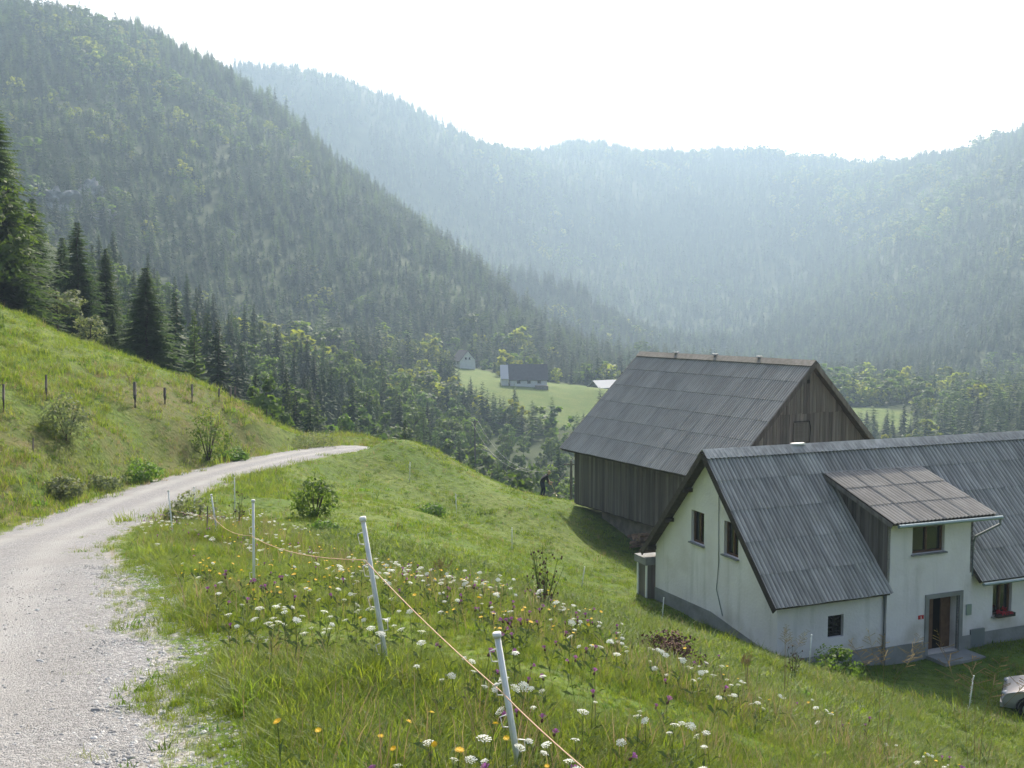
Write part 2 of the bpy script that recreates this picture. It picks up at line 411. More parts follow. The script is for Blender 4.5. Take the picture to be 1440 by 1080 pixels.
ctrl += [(8,33.5,-11.3),(6,40,-11.7),(12,33,-12.2),(16,30,-12.25),(18,35,-12.3),(22,31,-12.4),(26,38,-12.4),(14,38,-12.3),(10,43,-12.6),(20,43,-12.6),(30,30,-13),(40,40,-14)]
ctrl += [P(5,575,37), P(65,560,40), P(190,567,47.5), P(232,568,51), P(270,565,54.5), P(308,565,58), P(331,563,60), P(380,598,61), P(420,612,66), P(60,640,35), P(150,650,38)]
ctrl += [P(0,432,60), P(100,482,62), P(200,524,64), P(280,560,66),(-30,80,-4.5),(-45,80,-1.0),(-18,80,-12),(-22,70,-6.2),(-40,40,0.3),(-60,60,8),(-60,30,3),(-70,90,6),(-40,95,-6),(-25,95,-12)]
# the drop behind the crest and the wooded valley
ctrl += [(-8,82,-15),(0,80,-17),(6,82,-19),(-12,95,-20),(0,105,-28),(20,90,-24),(40,70,-22),(45,100,-32),(-35,130,-16),(-50,150,-13),(-20,130,-23),(0,150,-32),(25,160,-36),(60,150,-40),
         (-60,200,-12),(-30,190,-22),(0,200,-36),(30,210,-38),(-70,260,-10),(-40,250,-19),(-10,250,-33),(25,250,-36),(60,240,-42)]
ctrl += [P(700,612,275), P(790,600,285), P(735,541,340), P(845,546,335), P(770,543,352),P(655,514,400), P(690,530,370),(25,420,-26),(60,380,-30),
         P(470,492,390), P(540,515,370), P(450,486,420),(-90,330,-8),(-60,320,-14), P(1240,588,360), P(1290,600,340),(150,420,-34),(100,300,-42),(100,200,-42),(100,100,-30),(160,300,-30)]
# left mountain (ridges are surveyed at the tree tops, so the ground lies a tree lower)
def PT(px, py, d, t=12): x_, y_, z_ = P(px, py, d); return (x_, y_, z_ - t)
ctrl += [(-120,120,18),(-150,60,40),(-100,200,20),(-170,250,50),P(0,405,260),P(150,430,330),P(290,480,350),P(420,455,430),P(560,470,470),P(700,482,500)]
ctrl += [PT(-300,-60,620),PT(-120,-45,680),PT(0,-22,750),PT(120,8,800),PT(210,33,830),PT(290,84,850),PT(350,122,860),PT(420,168,850),PT(530,258,800),PT(600,302,770),PT(660,343,720),PT(720,402,660),PT(765,446,600)]
ctrl += [(-700,1000,180),(-450,1080,140),(-280,1120,80),(-150,1050,40),(-40,950,0),(0,800,-15),(40,700,-25)]
# middle spur and the valley floor behind it
ctrl += [PT(700,365,1000),PT(760,382,1010),PT(820,397,1000),PT(865,428,960),PT(905,455,900),PT(935,485,820),(120,1050,-30),(60,560,-28),(110,500,-34),(160,700,-40),(200,900,-38)]
# back mountains
ctrl += [PT(250,95,1550,15),PT(300,84,1550,15),PT(400,80,1600,15),PT(480,97,1650,15),PT(560,132,1700,15),PT(640,182,1800,15),PT(700,205,1900,15),PT(760,207,2000,15),PT(815,185,2050,15),PT(860,202,2080,15),PT(960,224,2100),
         PT(1000,210,2100,15),PT(1100,217,2050,15),PT(900,214,2090,15),PT(1040,209,2080,15),PT(1240,230,1950,15),PT(1320,224,1800,15),PT(1380,197,1600,15),PT(1440,167,1400,15),PT(1560,110,1200,15),PT(1750,60,1000,15)]
ctrl += [(-600,2000,200),(-200,2250,220),(200,2500,220),(700,2500,220),(1200,2100,260),(1500,1500,300),(1000,700,260),(1000,300,200),(800,-200,150)]
ctrl += [P(640,330,1350),P(800,350,1500),P(900,380,1450),P(1000,370,1500),P(1000,480,1100),P(1100,470,1000),P(1150,400,1300),P(1200,480,900),P(1300,400,1000),P(1300,500,760),P(1440,330,900),P(1440,450,680),P(1440,540,520),P(1600,500,480),(330,330,-10),(260,430,-26)]
ctrl += [(-900,300,230),(-800,-100,200),(-400,-300,120),(0,-400,90),(400,-400,60),(0,-120,10),(-100,-60,20),(100,-80,-10),(250,50,-30),(-1800,1500,300),(-2400,0,300),(0,-2400,200),(2400,0,300),(2000,2000,300),(-1600,2400,260)]
ctrl = np.array(ctrl, dtype=float)
CC = 2.5
ROADZ = None
def _phi(d2): return np.sqrt(d2 + CC * CC)
_d2 = ((ctrl[:, None, :2] - ctrl[None, :, :2]) ** 2).sum(-1)
_A = np.zeros((len(ctrl)+1, len(ctrl)+1)); _A[:-1, :-1] = _phi(_d2) - np.eye(len(ctrl)) * 0.25
_A[-1, :-1] = 1; _A[:-1, -1] = 1
_w = np.linalg.solve(_A, np.append(ctrl[:, 2], 0))

def H(x, y, fine=True):
    x = np.atleast_1d(np.asarray(x, float)); y = np.atleast_1d(np.asarray(y, float))
    out = np.empty_like(x)
    for i in range(0, len(x), 20000):
        xx = x[i:i+20000]; yy = y[i:i+20000]
        d2 = (xx[:, None] - ctrl[None, :, 0])**2 + (yy[:, None] - ctrl[None, :, 1])**2
        out[i:i+20000] = _phi(d2) @ _w[:-1] + _w[-1]
    r = np.hypot(x, y)
    if ROADZ is not None:                     # the road bed is graded: level across, smooth along
        near = (r < 130) & (x > -28) & (x < 8)
        if near.any():
            xs = x[near]; ys = y[near]
            D = (xs[:, None]-RC[None, :, 0])**2 + (ys[:, None]-RC[None, :, 1])**2
            k = D.argmin(1); dd = np.sqrt(D.min(1))
            fade = np.where((xs < np.interp(ys, RC[:, 1], RC[:, 0])) & (ys > 18), 1.7, 1.7); full = HW(ys) + .45
            wgt = np.clip((full + fade - dd) / fade, 0, 1); wgt = wgt*wgt*(3-2*wgt)
            cl = dd < 6.5
            ww = np.exp(-(D[cl] - dd[cl, None]**2) / 2.0); zr = np.zeros(len(xs)); zr[cl] = (ww @ ROADZ) / ww.sum(1)
            out[near] = out[near] * (1 - wgt) + zr * wgt
    far = np.clip((r - 380) / 500, 0, 1)
    out += far * (vnoise(x, y, 150, 1) * 7 + vnoise(x, y, 60, 2) * 5 + vnoise(x, y, 28, 3) * 3)
    mid = np.clip((r - 75) / 60, 0, 1) * (1 - far)
    out += mid * vnoise(x, y, 22, 4) * .8
    if fine:
        nearm = np.clip(1 - r / 110, 0, 1) * np.clip((road_dist(x, y) - 2.0) / 2.0, 0, 1)
        out += nearm * (vnoise(x, y, 2.1, 5) * .13 + vnoise(x, y, .8, 6) * .06 + vnoise(x, y, 6.0, 7) * .20 + vnoise(x*.35 + y*.94, y*.35 - x*.2, 1.3, 8) * .05)
    return np.minimum(out, 480)

ROAD = np.array([(-1.2,-6),(-2.5,-1),(-3.25,2),(-4.0,5.0),(-6.0,9.8),(-8.4,15.5),(-10.7,21.5),(-12.3,28.3),(-13.2,37),(-13.35,45),(-12.5,54),(-11.1,60),(-9.0,64.2),(-6.6,67.2),(-5.0,69.2)])
def catmull(pts, n):
    pts = np.asarray(pts, float); out = []
    for i in range(len(pts) - 1):
        p0 = pts[max(i-1, 0)]; p1 = pts[i]; p2 = pts[i+1]; p3 = pts[min(i+2, len(pts)-1)]
        for t in np.linspace(0, 1, n, endpoint=False):
            out.append(.5*((2*p1)+(-p0+p2)*t+(2*p0-5*p1+4*p2-p3)*t*t+(-p0+3*p1-3*p2+p3)*t**3))
    out.append(pts[-1]); return np.array(out)
RC = catmull(ROAD, 14)
def HW(y): return np.interp(y, [4, 10, 28], [2.0, 2.0, 1.6])
def road_dist(x, y):
    x = np.atleast_1d(x); y = np.atleast_1d(y); out = np.full(len(x), 1e9)
    sel = np.hypot(x, y) < 130
    if sel.any():
        xs = x[sel]; ys = y[sel]
        out[sel] = np.sqrt(((xs[:, None]-RC[None, :, 0])**2 + (ys[:, None]-RC[None, :, 1])**2).min(1)) + 2.05 - HW(ys)
    return out
_ra = np.concatenate([[0], np.cumsum(np.hypot(*np.diff(RC, axis=0).T))])
_rz = np.array([-1.25,-1.45,-1.75,-2.42,-3.15,-4.1,-5.0,-6.0,-6.6,-7.15,-7.75,-8.1,-8.4,-9.5,-11.2])
ROADZ = np.interp(np.arange(len(RC)), np.arange(len(ROAD)) * 14, _rz)
_k = np.exp(-np.linspace(-2, 2, 17)**2); _k /= _k.sum()
ROADZ = np.convolve(np.pad(ROADZ, 8, mode='edge'), _k, mode='valid')
def Hz(x, y): return float(H([x], [y])[0])

# meadow clearings among the woods: (x, y, rx, ry, angle)
CLEAR = [(-19,372,15,34,0),(16,322,36,38,0),(-62,392,34,16,-.25),(128,358,20,40,.2),(30,360,40,22,0)]
def forest_mask(x, y):
    x = np.asarray(x); y = np.asarray(y); r = np.hypot(x, y)
    f = np.clip((r - 78) / 14, 0, 1)
    f = np.where((x > 4) & (r < 100), np.clip((r - 85) / 20, 0, 1), f)
    for cx, cy_, rx, ry, a in CLEAR:
        dx = x - cx; dy = y - cy_; c, s = math.cos(a), math.sin(a)
        q = ((dx*c+dy*s)/rx)**2 + ((-dx*s+dy*c)/ry)**2 + vnoise(x, y, 14, 9) * .18
        f = np.minimum(f, np.clip((q - .85) / .2, 0, 1))
    return f

# one polar sheet of terrain cut into three rings
def ring_terrain(name, r0, r1, nr, label_kind='structure'):
    fine = np.radians(np.concatenate([np.arange(-36, 36.01, .16 if r0 < 300 else .2)]))
    rest = np.radians(np.linspace(36, 324, 90)[1:-1])
    th = np.concatenate([fine, rest]); nt_ = len(th)
    rr = np.geomspace(r0, r1, nr)
    X = (rr[:, None] * np.sin(th)[None, :]).ravel(); Y = (rr[:, None] * np.cos(th)[None, :]).ravel()
    Z = H(X, Y)
    V = np.stack([X, Y, Z], 1)
    i = np.arange(nr-1)[:, None]; j = np.arange(nt_)[None, :]; j2 = (j + 1) % nt_
    F = np.stack([i*nt_+j, i*nt_+j2, (i+1)*nt_+j2, (i+1)*nt_+j], -1).reshape(-1, 4)[:, ::-1]
    me = np_mesh(name, V, F, M['ground'], smooth=True)
    fm = me.attributes.new("forest", 'FLOAT', 'POINT'); fm.data.foreach_set("value", forest_mask(X, Y).astype(np.float32))
    rd = road_dist(X, Y)
    dx = np.interp(Y, RC[:, 1], RC[:, 0])
    bank = np.clip((9.5 - rd) / 3, 0, 1) * (X < dx) * (Y > 12) * (Y < 68)
    a = me.attributes.new("bank", 'FLOAT', 'POINT'); a.data.foreach_set("value", (bank * np.clip(.55 + vnoise(X, Y, 3, 11), 0, 1)).astype(np.float32))
    vg = me.attributes.new("verge", 'FLOAT', 'POINT'); vg.data.foreach_set("value", np.clip(1.0 - (rd - 1.9) / .75, 0, .8).astype(np.float32))
    sx, sy, _ = P(335, 592, 60)
    soil = np.clip(1.2 - np.hypot(X - sx, Y - sy) / 1.5 + vnoise(X, Y, 1.2, 12) * .5, 0, 1) * (r0 < 100)
    b_ = me.attributes.new("soil", 'FLOAT', 'POINT'); b_.data.foreach_set("value", soil.astype(np.float32))
    o = link(bpy.data.objects.new(name, me)); tag(o, kind=label_kind)
    return o
ring_terrain('meadow_ground', .4, 110, 330)
ring_terrain('valley_ground', 110, 520, 110)
ring_terrain('mountain', 520, 2620, 150)

# gravel road, crowned, its edge a ragged line where it dips into the turf
def build_road():
    n = len(RC); T = np.gradient(RC, axis=0); T /= np.linalg.norm(T, axis=1)[:, None]
    Nn = np.stack([T[:, 1], -T[:, 0]], 1)          # to the right
    us = np.linspace(-2.55, 2.55, 35)
    wd = (HW(RC[:, 1]) / 2.05)[:, None]
    X = (RC[:, None, 0] + Nn[:, None, 0] * us[None] * wd).ravel(); Y = (RC[:, None, 1] + Nn[:, None, 1] * us[None] * wd).ravel()
    U = np.tile(us, n)
    edge = 2.05 + vnoise(X, Y, 1.7, 21) * .16 + vnoise(X, Y, .5, 22) * .16
    prof = np.clip((edge - np.abs(U)) / .5, -1, 1) * .045 + vnoise(X, Y, .6, 23) * .006
    Z = H(X, Y) + prof
    i = np.arange(n-1)[:, None]; j = np.arange(34)[None, :]
    F = np.stack([i*35+j, i*35+j+1, (i+1)*35+j+1, (i+1)*35+j], -1).reshape(-1, 4)
    me = np_mesh('road', np.stack([X, Y, Z], 1), F, M['gravel'], smooth=True)
    rut = np.exp(-((np.abs(U) - .85) / .38)**2)
    a = me.attributes.new("rut", 'FLOAT', 'POINT'); a.data.foreach_set("value", (rut * .85).astype(np.float32))
    o = link(bpy.data.objects.new('road', me)); tag(o, kind='structure')
build_road()
# ------------------------------------------------------------------ vegetation prototypes
def quads_from(cent, a, b):
    """quads centred at cent spanned by half vectors a, b"""
    n = len(cent)
    V = np.stack([cent-a-b, cent+a-b, cent+a+b, cent-a+b], 1).reshape(-1, 3)
    return V, np.arange(4*n).reshape(-1, 4)

def conifer_crown(h, r, n, segs, seed, droop=.45, base=.08, ragged=.3, wid=.22, full=.85):
    """branches set in a spiral up the stem, each a drooping, tent-shaped spray that tapers to its tip"""
    g = np.random.default_rng(seed); V = []; F = []
    for i in range(n):
        t = min(((i + g.uniform(-.5, .5)) / n), .985); t = max(t, 0) ** .92
        z = h * (base + (1 - base) * t)
        L_ = (r * ((1 - t) ** full) + .012 * h) * g.uniform(1 - ragged, 1.12)
        a = i * 2.39996 + g.uniform(-.5, .5); ca, sa = math.cos(a), math.sin(a)
        dz = droop * g.uniform(.45, 1.5) * (1.15 - .75 * t)
        w0 = L_ * wid * g.uniform(.8, 1.35) + .008 * h
        prev = None
        for q in range(segs + 1):
            f = q / segs; rad = L_ * (.05 + .95 * f)
            zz = z - L_ * dz * f ** 1.2 + L_ * .16 * f ** 3
            w = w0 * (.35 + 1.2 * f) * (1 - f) ** .7 + .003 * h * (1 - f) + .001*h
            j = g.normal(0, .10, 3) * w0
            p = np.array([ca * rad, sa * rad, zz]) + j; sd = np.array([-sa, ca, 0]) * w
            bk = np.array([ca, sa, 0]) * w * .35
            row = [p - sd + bk - np.array([0, 0, w * g.uniform(.5, 1.3)]), p, p + sd + bk - np.array([0, 0, w * g.uniform(.5, 1.3)])]
            b = len(V); V += row
            if prev is not None: F += [(prev, prev+1, b+1, b), (prev+1, prev+2, b+2, b+1)]
            prev = b
    b = len(V)
    V += [np.array([.010*h, 0, h*.92]), np.array([-.007*h, .008*h, h*.92]), np.array([-.007*h, -.008*h, h*.92]), np.array([0, 0, h*1.01])]
    F += [(b, b+1, b+3, b+3), (b+1, b+2, b+3, b+3), (b+2, b, b+3, b+3)]
    return np.array(V), np.array(F)

def twiggy_spruce(h, r, n, seed, droop=.5, base=.06, ragged=.35, full=.8):
    g = np.random.default_rng(seed); V = []; F = []
    for i in range(n):
        t = min(max((i + g.uniform(-.6, .6)) / n, 0), .98) ** .9
        z = h * (base + (1 - base) * t); L_ = (r * (1 - t) ** full + .004*h) * g.uniform(1 - ragged, 1.15)
        a = i * 2.39996 + g.uniform(-.5, .5); ca, sa = math.cos(a), math.sin(a); out = np.array([ca, sa, 0]); sd = np.array([-sa, ca, 0])
        dz = droop * g.uniform(.4, 1.5) * (1.2 - .8*t)
        k = 7
        for q in range(k):
            f = (q + .6) / k
            p = out * L_ * f + np.array([0, 0, z - L_*dz*f**1.2 + L_*.15*f**3])
            for s_ in (-1, 1):
                tl = (L_ * .30 * (1.15 - f) + .006*h) * g.uniform(.7, 1.3)
                tip = p + out*tl*.75 + sd*s_*tl*.75 - np.array([0, 0, tl*g.uniform(.15, .7)])
                w = (out*.25 - sd*s_*.25) * tl * .55 + np.array([0, 0, tl*.10])
                b = len(V); V += [p - w, p + w, tip + w*.12, tip - w*.12]; F.append((b, b+1, b+2, b+3))
    return np.array(V), np.array(F)

def leafy_crown(h, rx, clumps, per, leaf, seed, base=.18, spread=.30):
    g = np.random.default_rng(seed)
    lob = []
    for i in range(clumps):
        u = g.normal(size=3); u /= np.linalg.norm(u)
        rad = g.uniform(.45, 1.0) ** .6
        zc = base + (1 - base) * .5
        p = np.array([u[0]*rx*rad, u[1]*rx*rad, h*(zc + (1 - base)*.5*u[2]*rad)])
        narrow = 1 - .35 * max(0, (p[2]/h - .6)) * 2
        p[:2] *= narrow; lob.append((p, u))
    C = []; Nn = []
    for p, u in lob:
        s = spread * rx * g.uniform(.55, 1.25)
        q = g.normal(size=(per, 3)); q /= np.linalg.norm(q, axis=1)[:, None]
        q *= (g.uniform(.35, 1, size=(per, 1)) ** .5) * s
        q[:, 2] *= .75
        C.append(p + q); Nn.append(q / s * .8 + u * .5 + g.normal(size=(per, 3)) * .55 + np.array([0, 0, .35]))
    C = np.concatenate(C); Nn = np.concatenate(Nn); Nn /= np.linalg.norm(Nn, axis=1)[:, None]
    ref = g.normal(size=C.shape)
    a = np.cross(Nn, ref); a /= np.linalg.norm(a, axis=1)[:, None]
    b = np.cross(Nn, a)
    sz = leaf * g.uniform(.6, 1.35, size=(len(C), 1))
    return quads_from(C, a * sz, b * sz * .62)

def trunk_mesh(name, h, r, seed, limbs=0, lean=.02, spread=.3, top=.95):
    g = random.Random(seed); mb = MB()
    pts = [(g.uniform(-1, 1)*lean*h*i/6, g.uniform(-1, 1)*lean*h*i/6, h*top*i/6 - (.5 if i == 0 else 0)) for i in range(7)]
    mb.tube(pts, [r*(1 - .88*i/6) * (1.25 if i == 0 else 1) for i in range(7)], 7)
    for k in range(limbs):
        t = g.uniform(.25, .75); a = g.uniform(0, 6.28)
        z = h * top * t; p = (0, 0, z); e = (math.cos(a)*spread*h, math.sin(a)*spread*h, z + h*.22)
        m_ = (e[0]*.5, e[1]*.5, z + h*.13)
        mb.tube([p, m_, e], [r*.45, r*.28, r*.08], 5)
    return mb.mesh(name, M['bark'], smooth=True)

def mesh_of(name, VF, mat_): return np_mesh(name, VF[0], VF[1], mat_)

TREE = {}      # kind -> list of (crown mesh, trunk mesh, height)
def add_kind(kind, hh, crown, trunk): TREE.setdefault(kind, []).append((crown, trunk, hh))
for s_ in range(3):
    add_kind('spruce_near', 12, mesh_of('spruce_crown', twiggy_spruce(12, 2.9, 380, 20+s_), M['spruce_near']), trunk_mesh('spruce_trunk', 12, .17, s_))
    add_kind('spruce', 12, mesh_of('spruce_crown', conifer_crown(12, 2.3, 150, 3, 30+s_, wid=.24, droop=.55), M['spruce']), trunk_mesh('spruce_trunk', 12, .16, s_))
    add_kind('larch', 12, mesh_of('larch_crown', conifer_crown(12, 2.5, 130, 3, 40+s_, droop=.25, ragged=.45, wid=.24), M['larch']), trunk_mesh('larch_trunk', 12, .16, s_))
    add_kind('broadleaf', 9, mesh_of('leafy_crown', leafy_crown(9, 3.0, 34, 34, .26, 50+s_), M['leaf']), trunk_mesh('leafy_trunk', 9, .16, s_, 5))
    add_kind('broadleaf_near', 8, mesh_of('leafy_crown', leafy_crown(8, 2.4, 60, 60, .11, 60+s_, base=.1), M['leaf']), trunk_mesh('leafy_trunk', 8, .13, s_, 6))
    add_kind('willow', 6, mesh_of('willow_crown', leafy_crown(6, 2.2, 40, 40, .12, 70+s_, base=.08), M['leaf_grey']), trunk_mesh('willow_trunk', 6, .12, s_, 6))

def plant_tree(kind, name, x, y, h, label, cat, group=None, variant=None, z=None, rz=None, widen=1.0):
    cr, tr, hh = TREE[kind][random.randrange(3) if variant is None else variant]
    e = empty(name, (x, y, (Hz(x, y) if z is None else z)), random.uniform(0, 6.28) if rz is None else rz, label, cat, group)
    s = h / hh; e.scale = (s * widen, s * widen, s)
    link(bpy.data.objects.new('crown', cr), e); link(bpy.data.objects.new('trunk', tr), e)
    return e

# ---- geometry-node scatter, only for what nobody could count
def scatter(name, pts, rz, sc, idx, protos, label=None, cat=None, tilt=None, kind='stuff'):
    me = bpy.data.meshes.new(name); n = len(pts)
    me.vertices.add(n); me.vertices.foreach_set("co", np.asarray(pts, np.float32).ravel())
    rot = np.zeros((n, 3), np.float32); rot[:, 2] = rz
    if tilt is not None: rot[:, :2] = tilt
    for nm, ty, arr, key in (("rot", 'FLOAT_VECTOR', rot.ravel(), "vector"), ("sc", 'FLOAT_VECTOR', np.asarray(sc, np.float32).ravel(), "vector"), ("pi", 'INT', np.asarray(idx, np.int32), "value")):
        a = me.attributes.new(nm, ty, 'POINT'); a.data.foreach_set(key, arr)
    o = link(bpy.data.objects.new(name, me)); tag(o, label, cat, kind=kind)
    ng = bpy.data.node_groups.new(name + "_nodes", 'GeometryNodeTree')
    ng.interface.new_socket("Geometry", in_out='INPUT', socket_type='NodeSocketGeometry')
    ng.interface.new_socket("Geometry", in_out='OUTPUT', socket_type='NodeSocketGeometry')
    N = ng.nodes; L = ng.links
    gi = N.new("NodeGroupInput"); go = N.new("NodeGroupOutput")
    ip = N.new("GeometryNodeInstanceOnPoints"); ip.inputs["Pick Instance"].default_value = True
    jn = N.new("GeometryNodeJoinGeometry")
    for p in reversed(protos):                # the join lists its inputs last link first
        oi = N.new("GeometryNodeObjectInfo"); oi.inputs["Object"].default_value = p; oi.inputs["As Instance"].default_value = True
        L.new(oi.outputs["Geometry"], jn.inputs[0])
    def attr(nm, ty):
        a = N.new("GeometryNodeInputNamedAttribute"); a.data_type = ty; a.inputs["Name"].default_value = nm
        return a.outputs["Attribute"]
    L.new(gi.outputs[0], ip.inputs["Points"]); L.new(jn.outputs[0], ip.inputs["Instance"])
    L.new(attr("pi", 'INT'), ip.inputs["Instance Index"])
    e2r = N.new("FunctionNodeEulerToRotation"); L.new(attr("rot", 'FLOAT_VECTOR'), e2r.inputs[0])
    L.new(e2r.outputs[0], ip.inputs["Rotation"]); L.new(attr("sc", 'FLOAT_VECTOR'), ip.inputs["Scale"])
    L.new(ip.outputs[0], go.inputs[0])
    md = o.modifiers.new("scatter", 'NODES'); md.node_group = ng
    return o
def proto(name, me): return bpy.data.objects.new(name, me)     # a shape for scatter(); not linked to the scene

def view_points(n, d0, d1, a0=-.56, a1=.56, power=1.0):
    """random ground points in the wedge in front of the camera"""
    d = np.sqrt(rng.uniform(d0**2, d1**2, n)) if power == 1.0 else d0 + (d1-d0)*rng.uniform(0, 1, n)**power
    return d * rng.uniform(a0, a1, n), d

# ------------------------------------------------------------------ the woods
far_protos = []
for s_ in range(3):
    far_protos.append(proto('far_spruce', mesh_of('far_spruce', conifer_crown(13, 3.1, 80, 1, 80+s_, droop=.75, base=.03, wid=.40, full=.75), M['spruce'])))
for s_ in range(2):
    far_protos.append(proto('far_larch', mesh_of('far_larch', conifer_crown(13, 3.4, 70, 1, 90+s_, droop=.5, base=.04, ragged=.4, wid=.40, full=.7), M['larch'])))
for s_ in range(3):
    far_protos.append(proto('far_leafy_tree', mesh_of('far_leafy_tree', leafy_crown(11, 3.6, 16, 9, .62, 95+s_, base=.02), M[('leaf', 'leaf_light', 'leaf')[s_]])))

def mountain_woods():
    P_, S_, I_ = [], [], []
    for n, r0, r1, sc0 in ((10500, 265, 620, .88), (26000, 620, 1150, 1.02), (42000, 1150, 2450, 1.35)):
        th = np.radians(rng.uniform(-34, 34, n)); r = np.sqrt(rng.uniform(r0**2, r1**2, n))
        x = r*np.sin(th); y = r*np.cos(th)
        keep = (forest_mask(x, y) > .6) & (vnoise(x, y, 38, 35) + .5*vnoise(x, y, 15, 36) > -.98)
        x = x[keep]; y = y[keep]; z = H(x, y) - .4
        leafy = vnoise(x, y, 130, 31) + vnoise(x, y, 40, 32)*.6 + (y < 500)*.35 + (x > 250)*.25 - .35
        k = np.where(rng.uniform(-.8, .8, len(x)) + leafy > .62, 5 + rng.integers(0, 3, len(x)), np.where(rng.uniform(0, 1, len(x)) < .28 + .2*vnoise(x, y, 200, 33), 3 + rng.integers(0, 2, len(x)), rng.integers(0, 3, len(x))))
        s = sc0 * np.clip(rng.lognormal(-.08, .28, len(x)), .4, 1.6) * (1 + .35*vnoise(x, y, 60, 34)) * .9
        P_.append(np.stack([x, y, z], 1)); S_.append(np.stack([s*rng.uniform(.95, 1.4, len(x)), s*rng.uniform(.95, 1.4, len(x)), s*.92], 1)); I_.append(k)
    P_ = np.concatenate(P_); S_ = np.concatenate(S_); I_ = np.concatenate(I_)
    scatter('mountain_forest', P_, rng.uniform(0, 6.28, len(P_)), S_, I_, far_protos, 'dense mixed forest covering the hazy mountain slopes', 'forest')
mountain_woods()

# the trees of the valley below the pasture, each one a thing
def valley_trees():
    pts = []
    cx, cd = view_points(40000, 84, 265, -.42, .09)
    ok = forest_mask(cx, cd) > .7
    ok &= (cd > 100) | (cx < .03*cd)
    for x, d in zip(cx[ok][:6000].tolist(), cd[ok][:6000].tolist()):
        if len(pts) >= 400: break
        sp = 2.9 + d*.0125
        if any((x-u)**2 + (d-v)**2 < sp*sp for u, v in pts): continue
        pts.append((x, d))
    A = np.array(pts); zz = H(A[:, 0], A[:, 1])
    for (x, d), z in zip(pts, zz):
        left = x/d < -.17
        u = random.random()
        if left and d > 100: kind = 'spruce' if u < .62 else ('larch' if u < .75 else 'broadleaf')
        else: kind = 'broadleaf' if u < .48 else ('larch' if u < .72 else 'spruce')
        h = {'spruce': random.uniform(9, 14), 'larch': random.uniform(8, 12.5), 'broadleaf': random.uniform(6.5, 10.5)}[kind]
        if d < 115: h *= .75
        if d > 165 and x/d > -.035: kind = 'broadleaf'; h = random.uniform(4.0, 6.5)
        nm, lb, ct = {'spruce': ('spruce_tree', 'dark green spruce standing in the wooded valley below the pasture', 'spruce'),
                      'larch': ('larch_tree', 'light green feathery larch in the wooded valley below the pasture', 'larch'),
                      'broadleaf': ('broadleaf_tree', 'round leafy broadleaf tree in the wooded valley below the pasture', 'tree')}[kind]
        size = {'spruce': ('short', 'tall')[h > 11.5], 'larch': ('short', 'tall')[h > 10.2], 'broadleaf': ('small', 'big')[h > 8.5]}[kind]
        place = 'close behind the road crest' if d < 112 else 'on the far valley side before the left mountain' if left else 'down the slope towards the far meadow' if d > 170 else 'in the hollow behind the pasture crest'
        look = {'spruce': 'dark green pointed spruce', 'larch': 'light green feathery larch', 'broadleaf': 'round leafy broadleaf tree'}[kind]
        lb = f'{size} {look} {place}'
        plant_tree(kind, nm, x, d, h, lb, ct, 'trees of the wooded valley', z=z - .2, widen=random.uniform(.9, 1.2))
valley_trees()

# trees on the edge of the left meadow
def at(px, d): return (px - 720) / 1400 * d
def edge(kind, name, px, top, d, label, cat, variant, widen=1.0):
    x = at(px, d); z = Hz(x, d); h = P(px, top, d)[2] - z
    return plant_tree(kind, name, x, d, h, label, cat, None, variant, z=z - .1, widen=widen)
edge('spruce_near', 'spruce_tree', 3, 138, 66, 'tallest dark spruce at the top edge of the left meadow', 'spruce', 0, 1.35)
edge('broadleaf_near', 'broadleaf_tree', -14, 238, 63, 'bright green leafy tree in front of the tallest dark spruce', 'tree', 1, 1.1)
edge('spruce_near', 'spruce_tree', 30, 285, 69, 'bushy green spruce just right of the tallest dark spruce', 'spruce', 1, 1.6)
edge('spruce_near', 'spruce_tree', 52, 274, 84, 'pointed dark spruce rising behind the bushy green spruce', 'spruce', 2, 1.2)
edge('spruce_near', 'spruce_tree', 113, 308, 80, 'broad dark spruce in the row of conifers above the left meadow', 'spruce', 0, 1.35)
edge('spruce_near', 'spruce_tree', 92, 330, 84, 'slim dark spruce beside the broad spruce above the left meadow', 'spruce', 1, 1.25)
edge('spruce_near', 'spruce_tree', 152, 345, 84, 'narrow spruce between the broad spruce and the free-standing one', 'spruce', 2, 1.2)
edge('spruce_near', 'spruce_tree', 207, 372, 73, 'free-standing broad spruce beside the left meadow', 'spruce', 1, 1.9)
edge('spruce_near', 'spruce_tree', 160, 432, 74, 'young light green spruce left of the free-standing spruce', 'spruce', 0, 1.2)
edge('willow', 'willow_tree', 82, 395, 71, 'grey-green willow in front of the conifers above the left meadow', 'willow', 0, 1.2)
edge('willow', 'willow_tree', 128, 440, 76, 'low grey-green willow below the broad dark spruce', 'willow', 1, 1.2)
edge('broadleaf_near', 'shrub', 178, 487, 70, 'low leafy shrub at the foot of the free-standing spruce', 'shrub', 2, 1.5)
edge('broadleaf_near', 'shrub', 150, 470, 69, 'dark little bush on the meadow edge left of the leafy shrub', 'shrub', 0, 1.3)

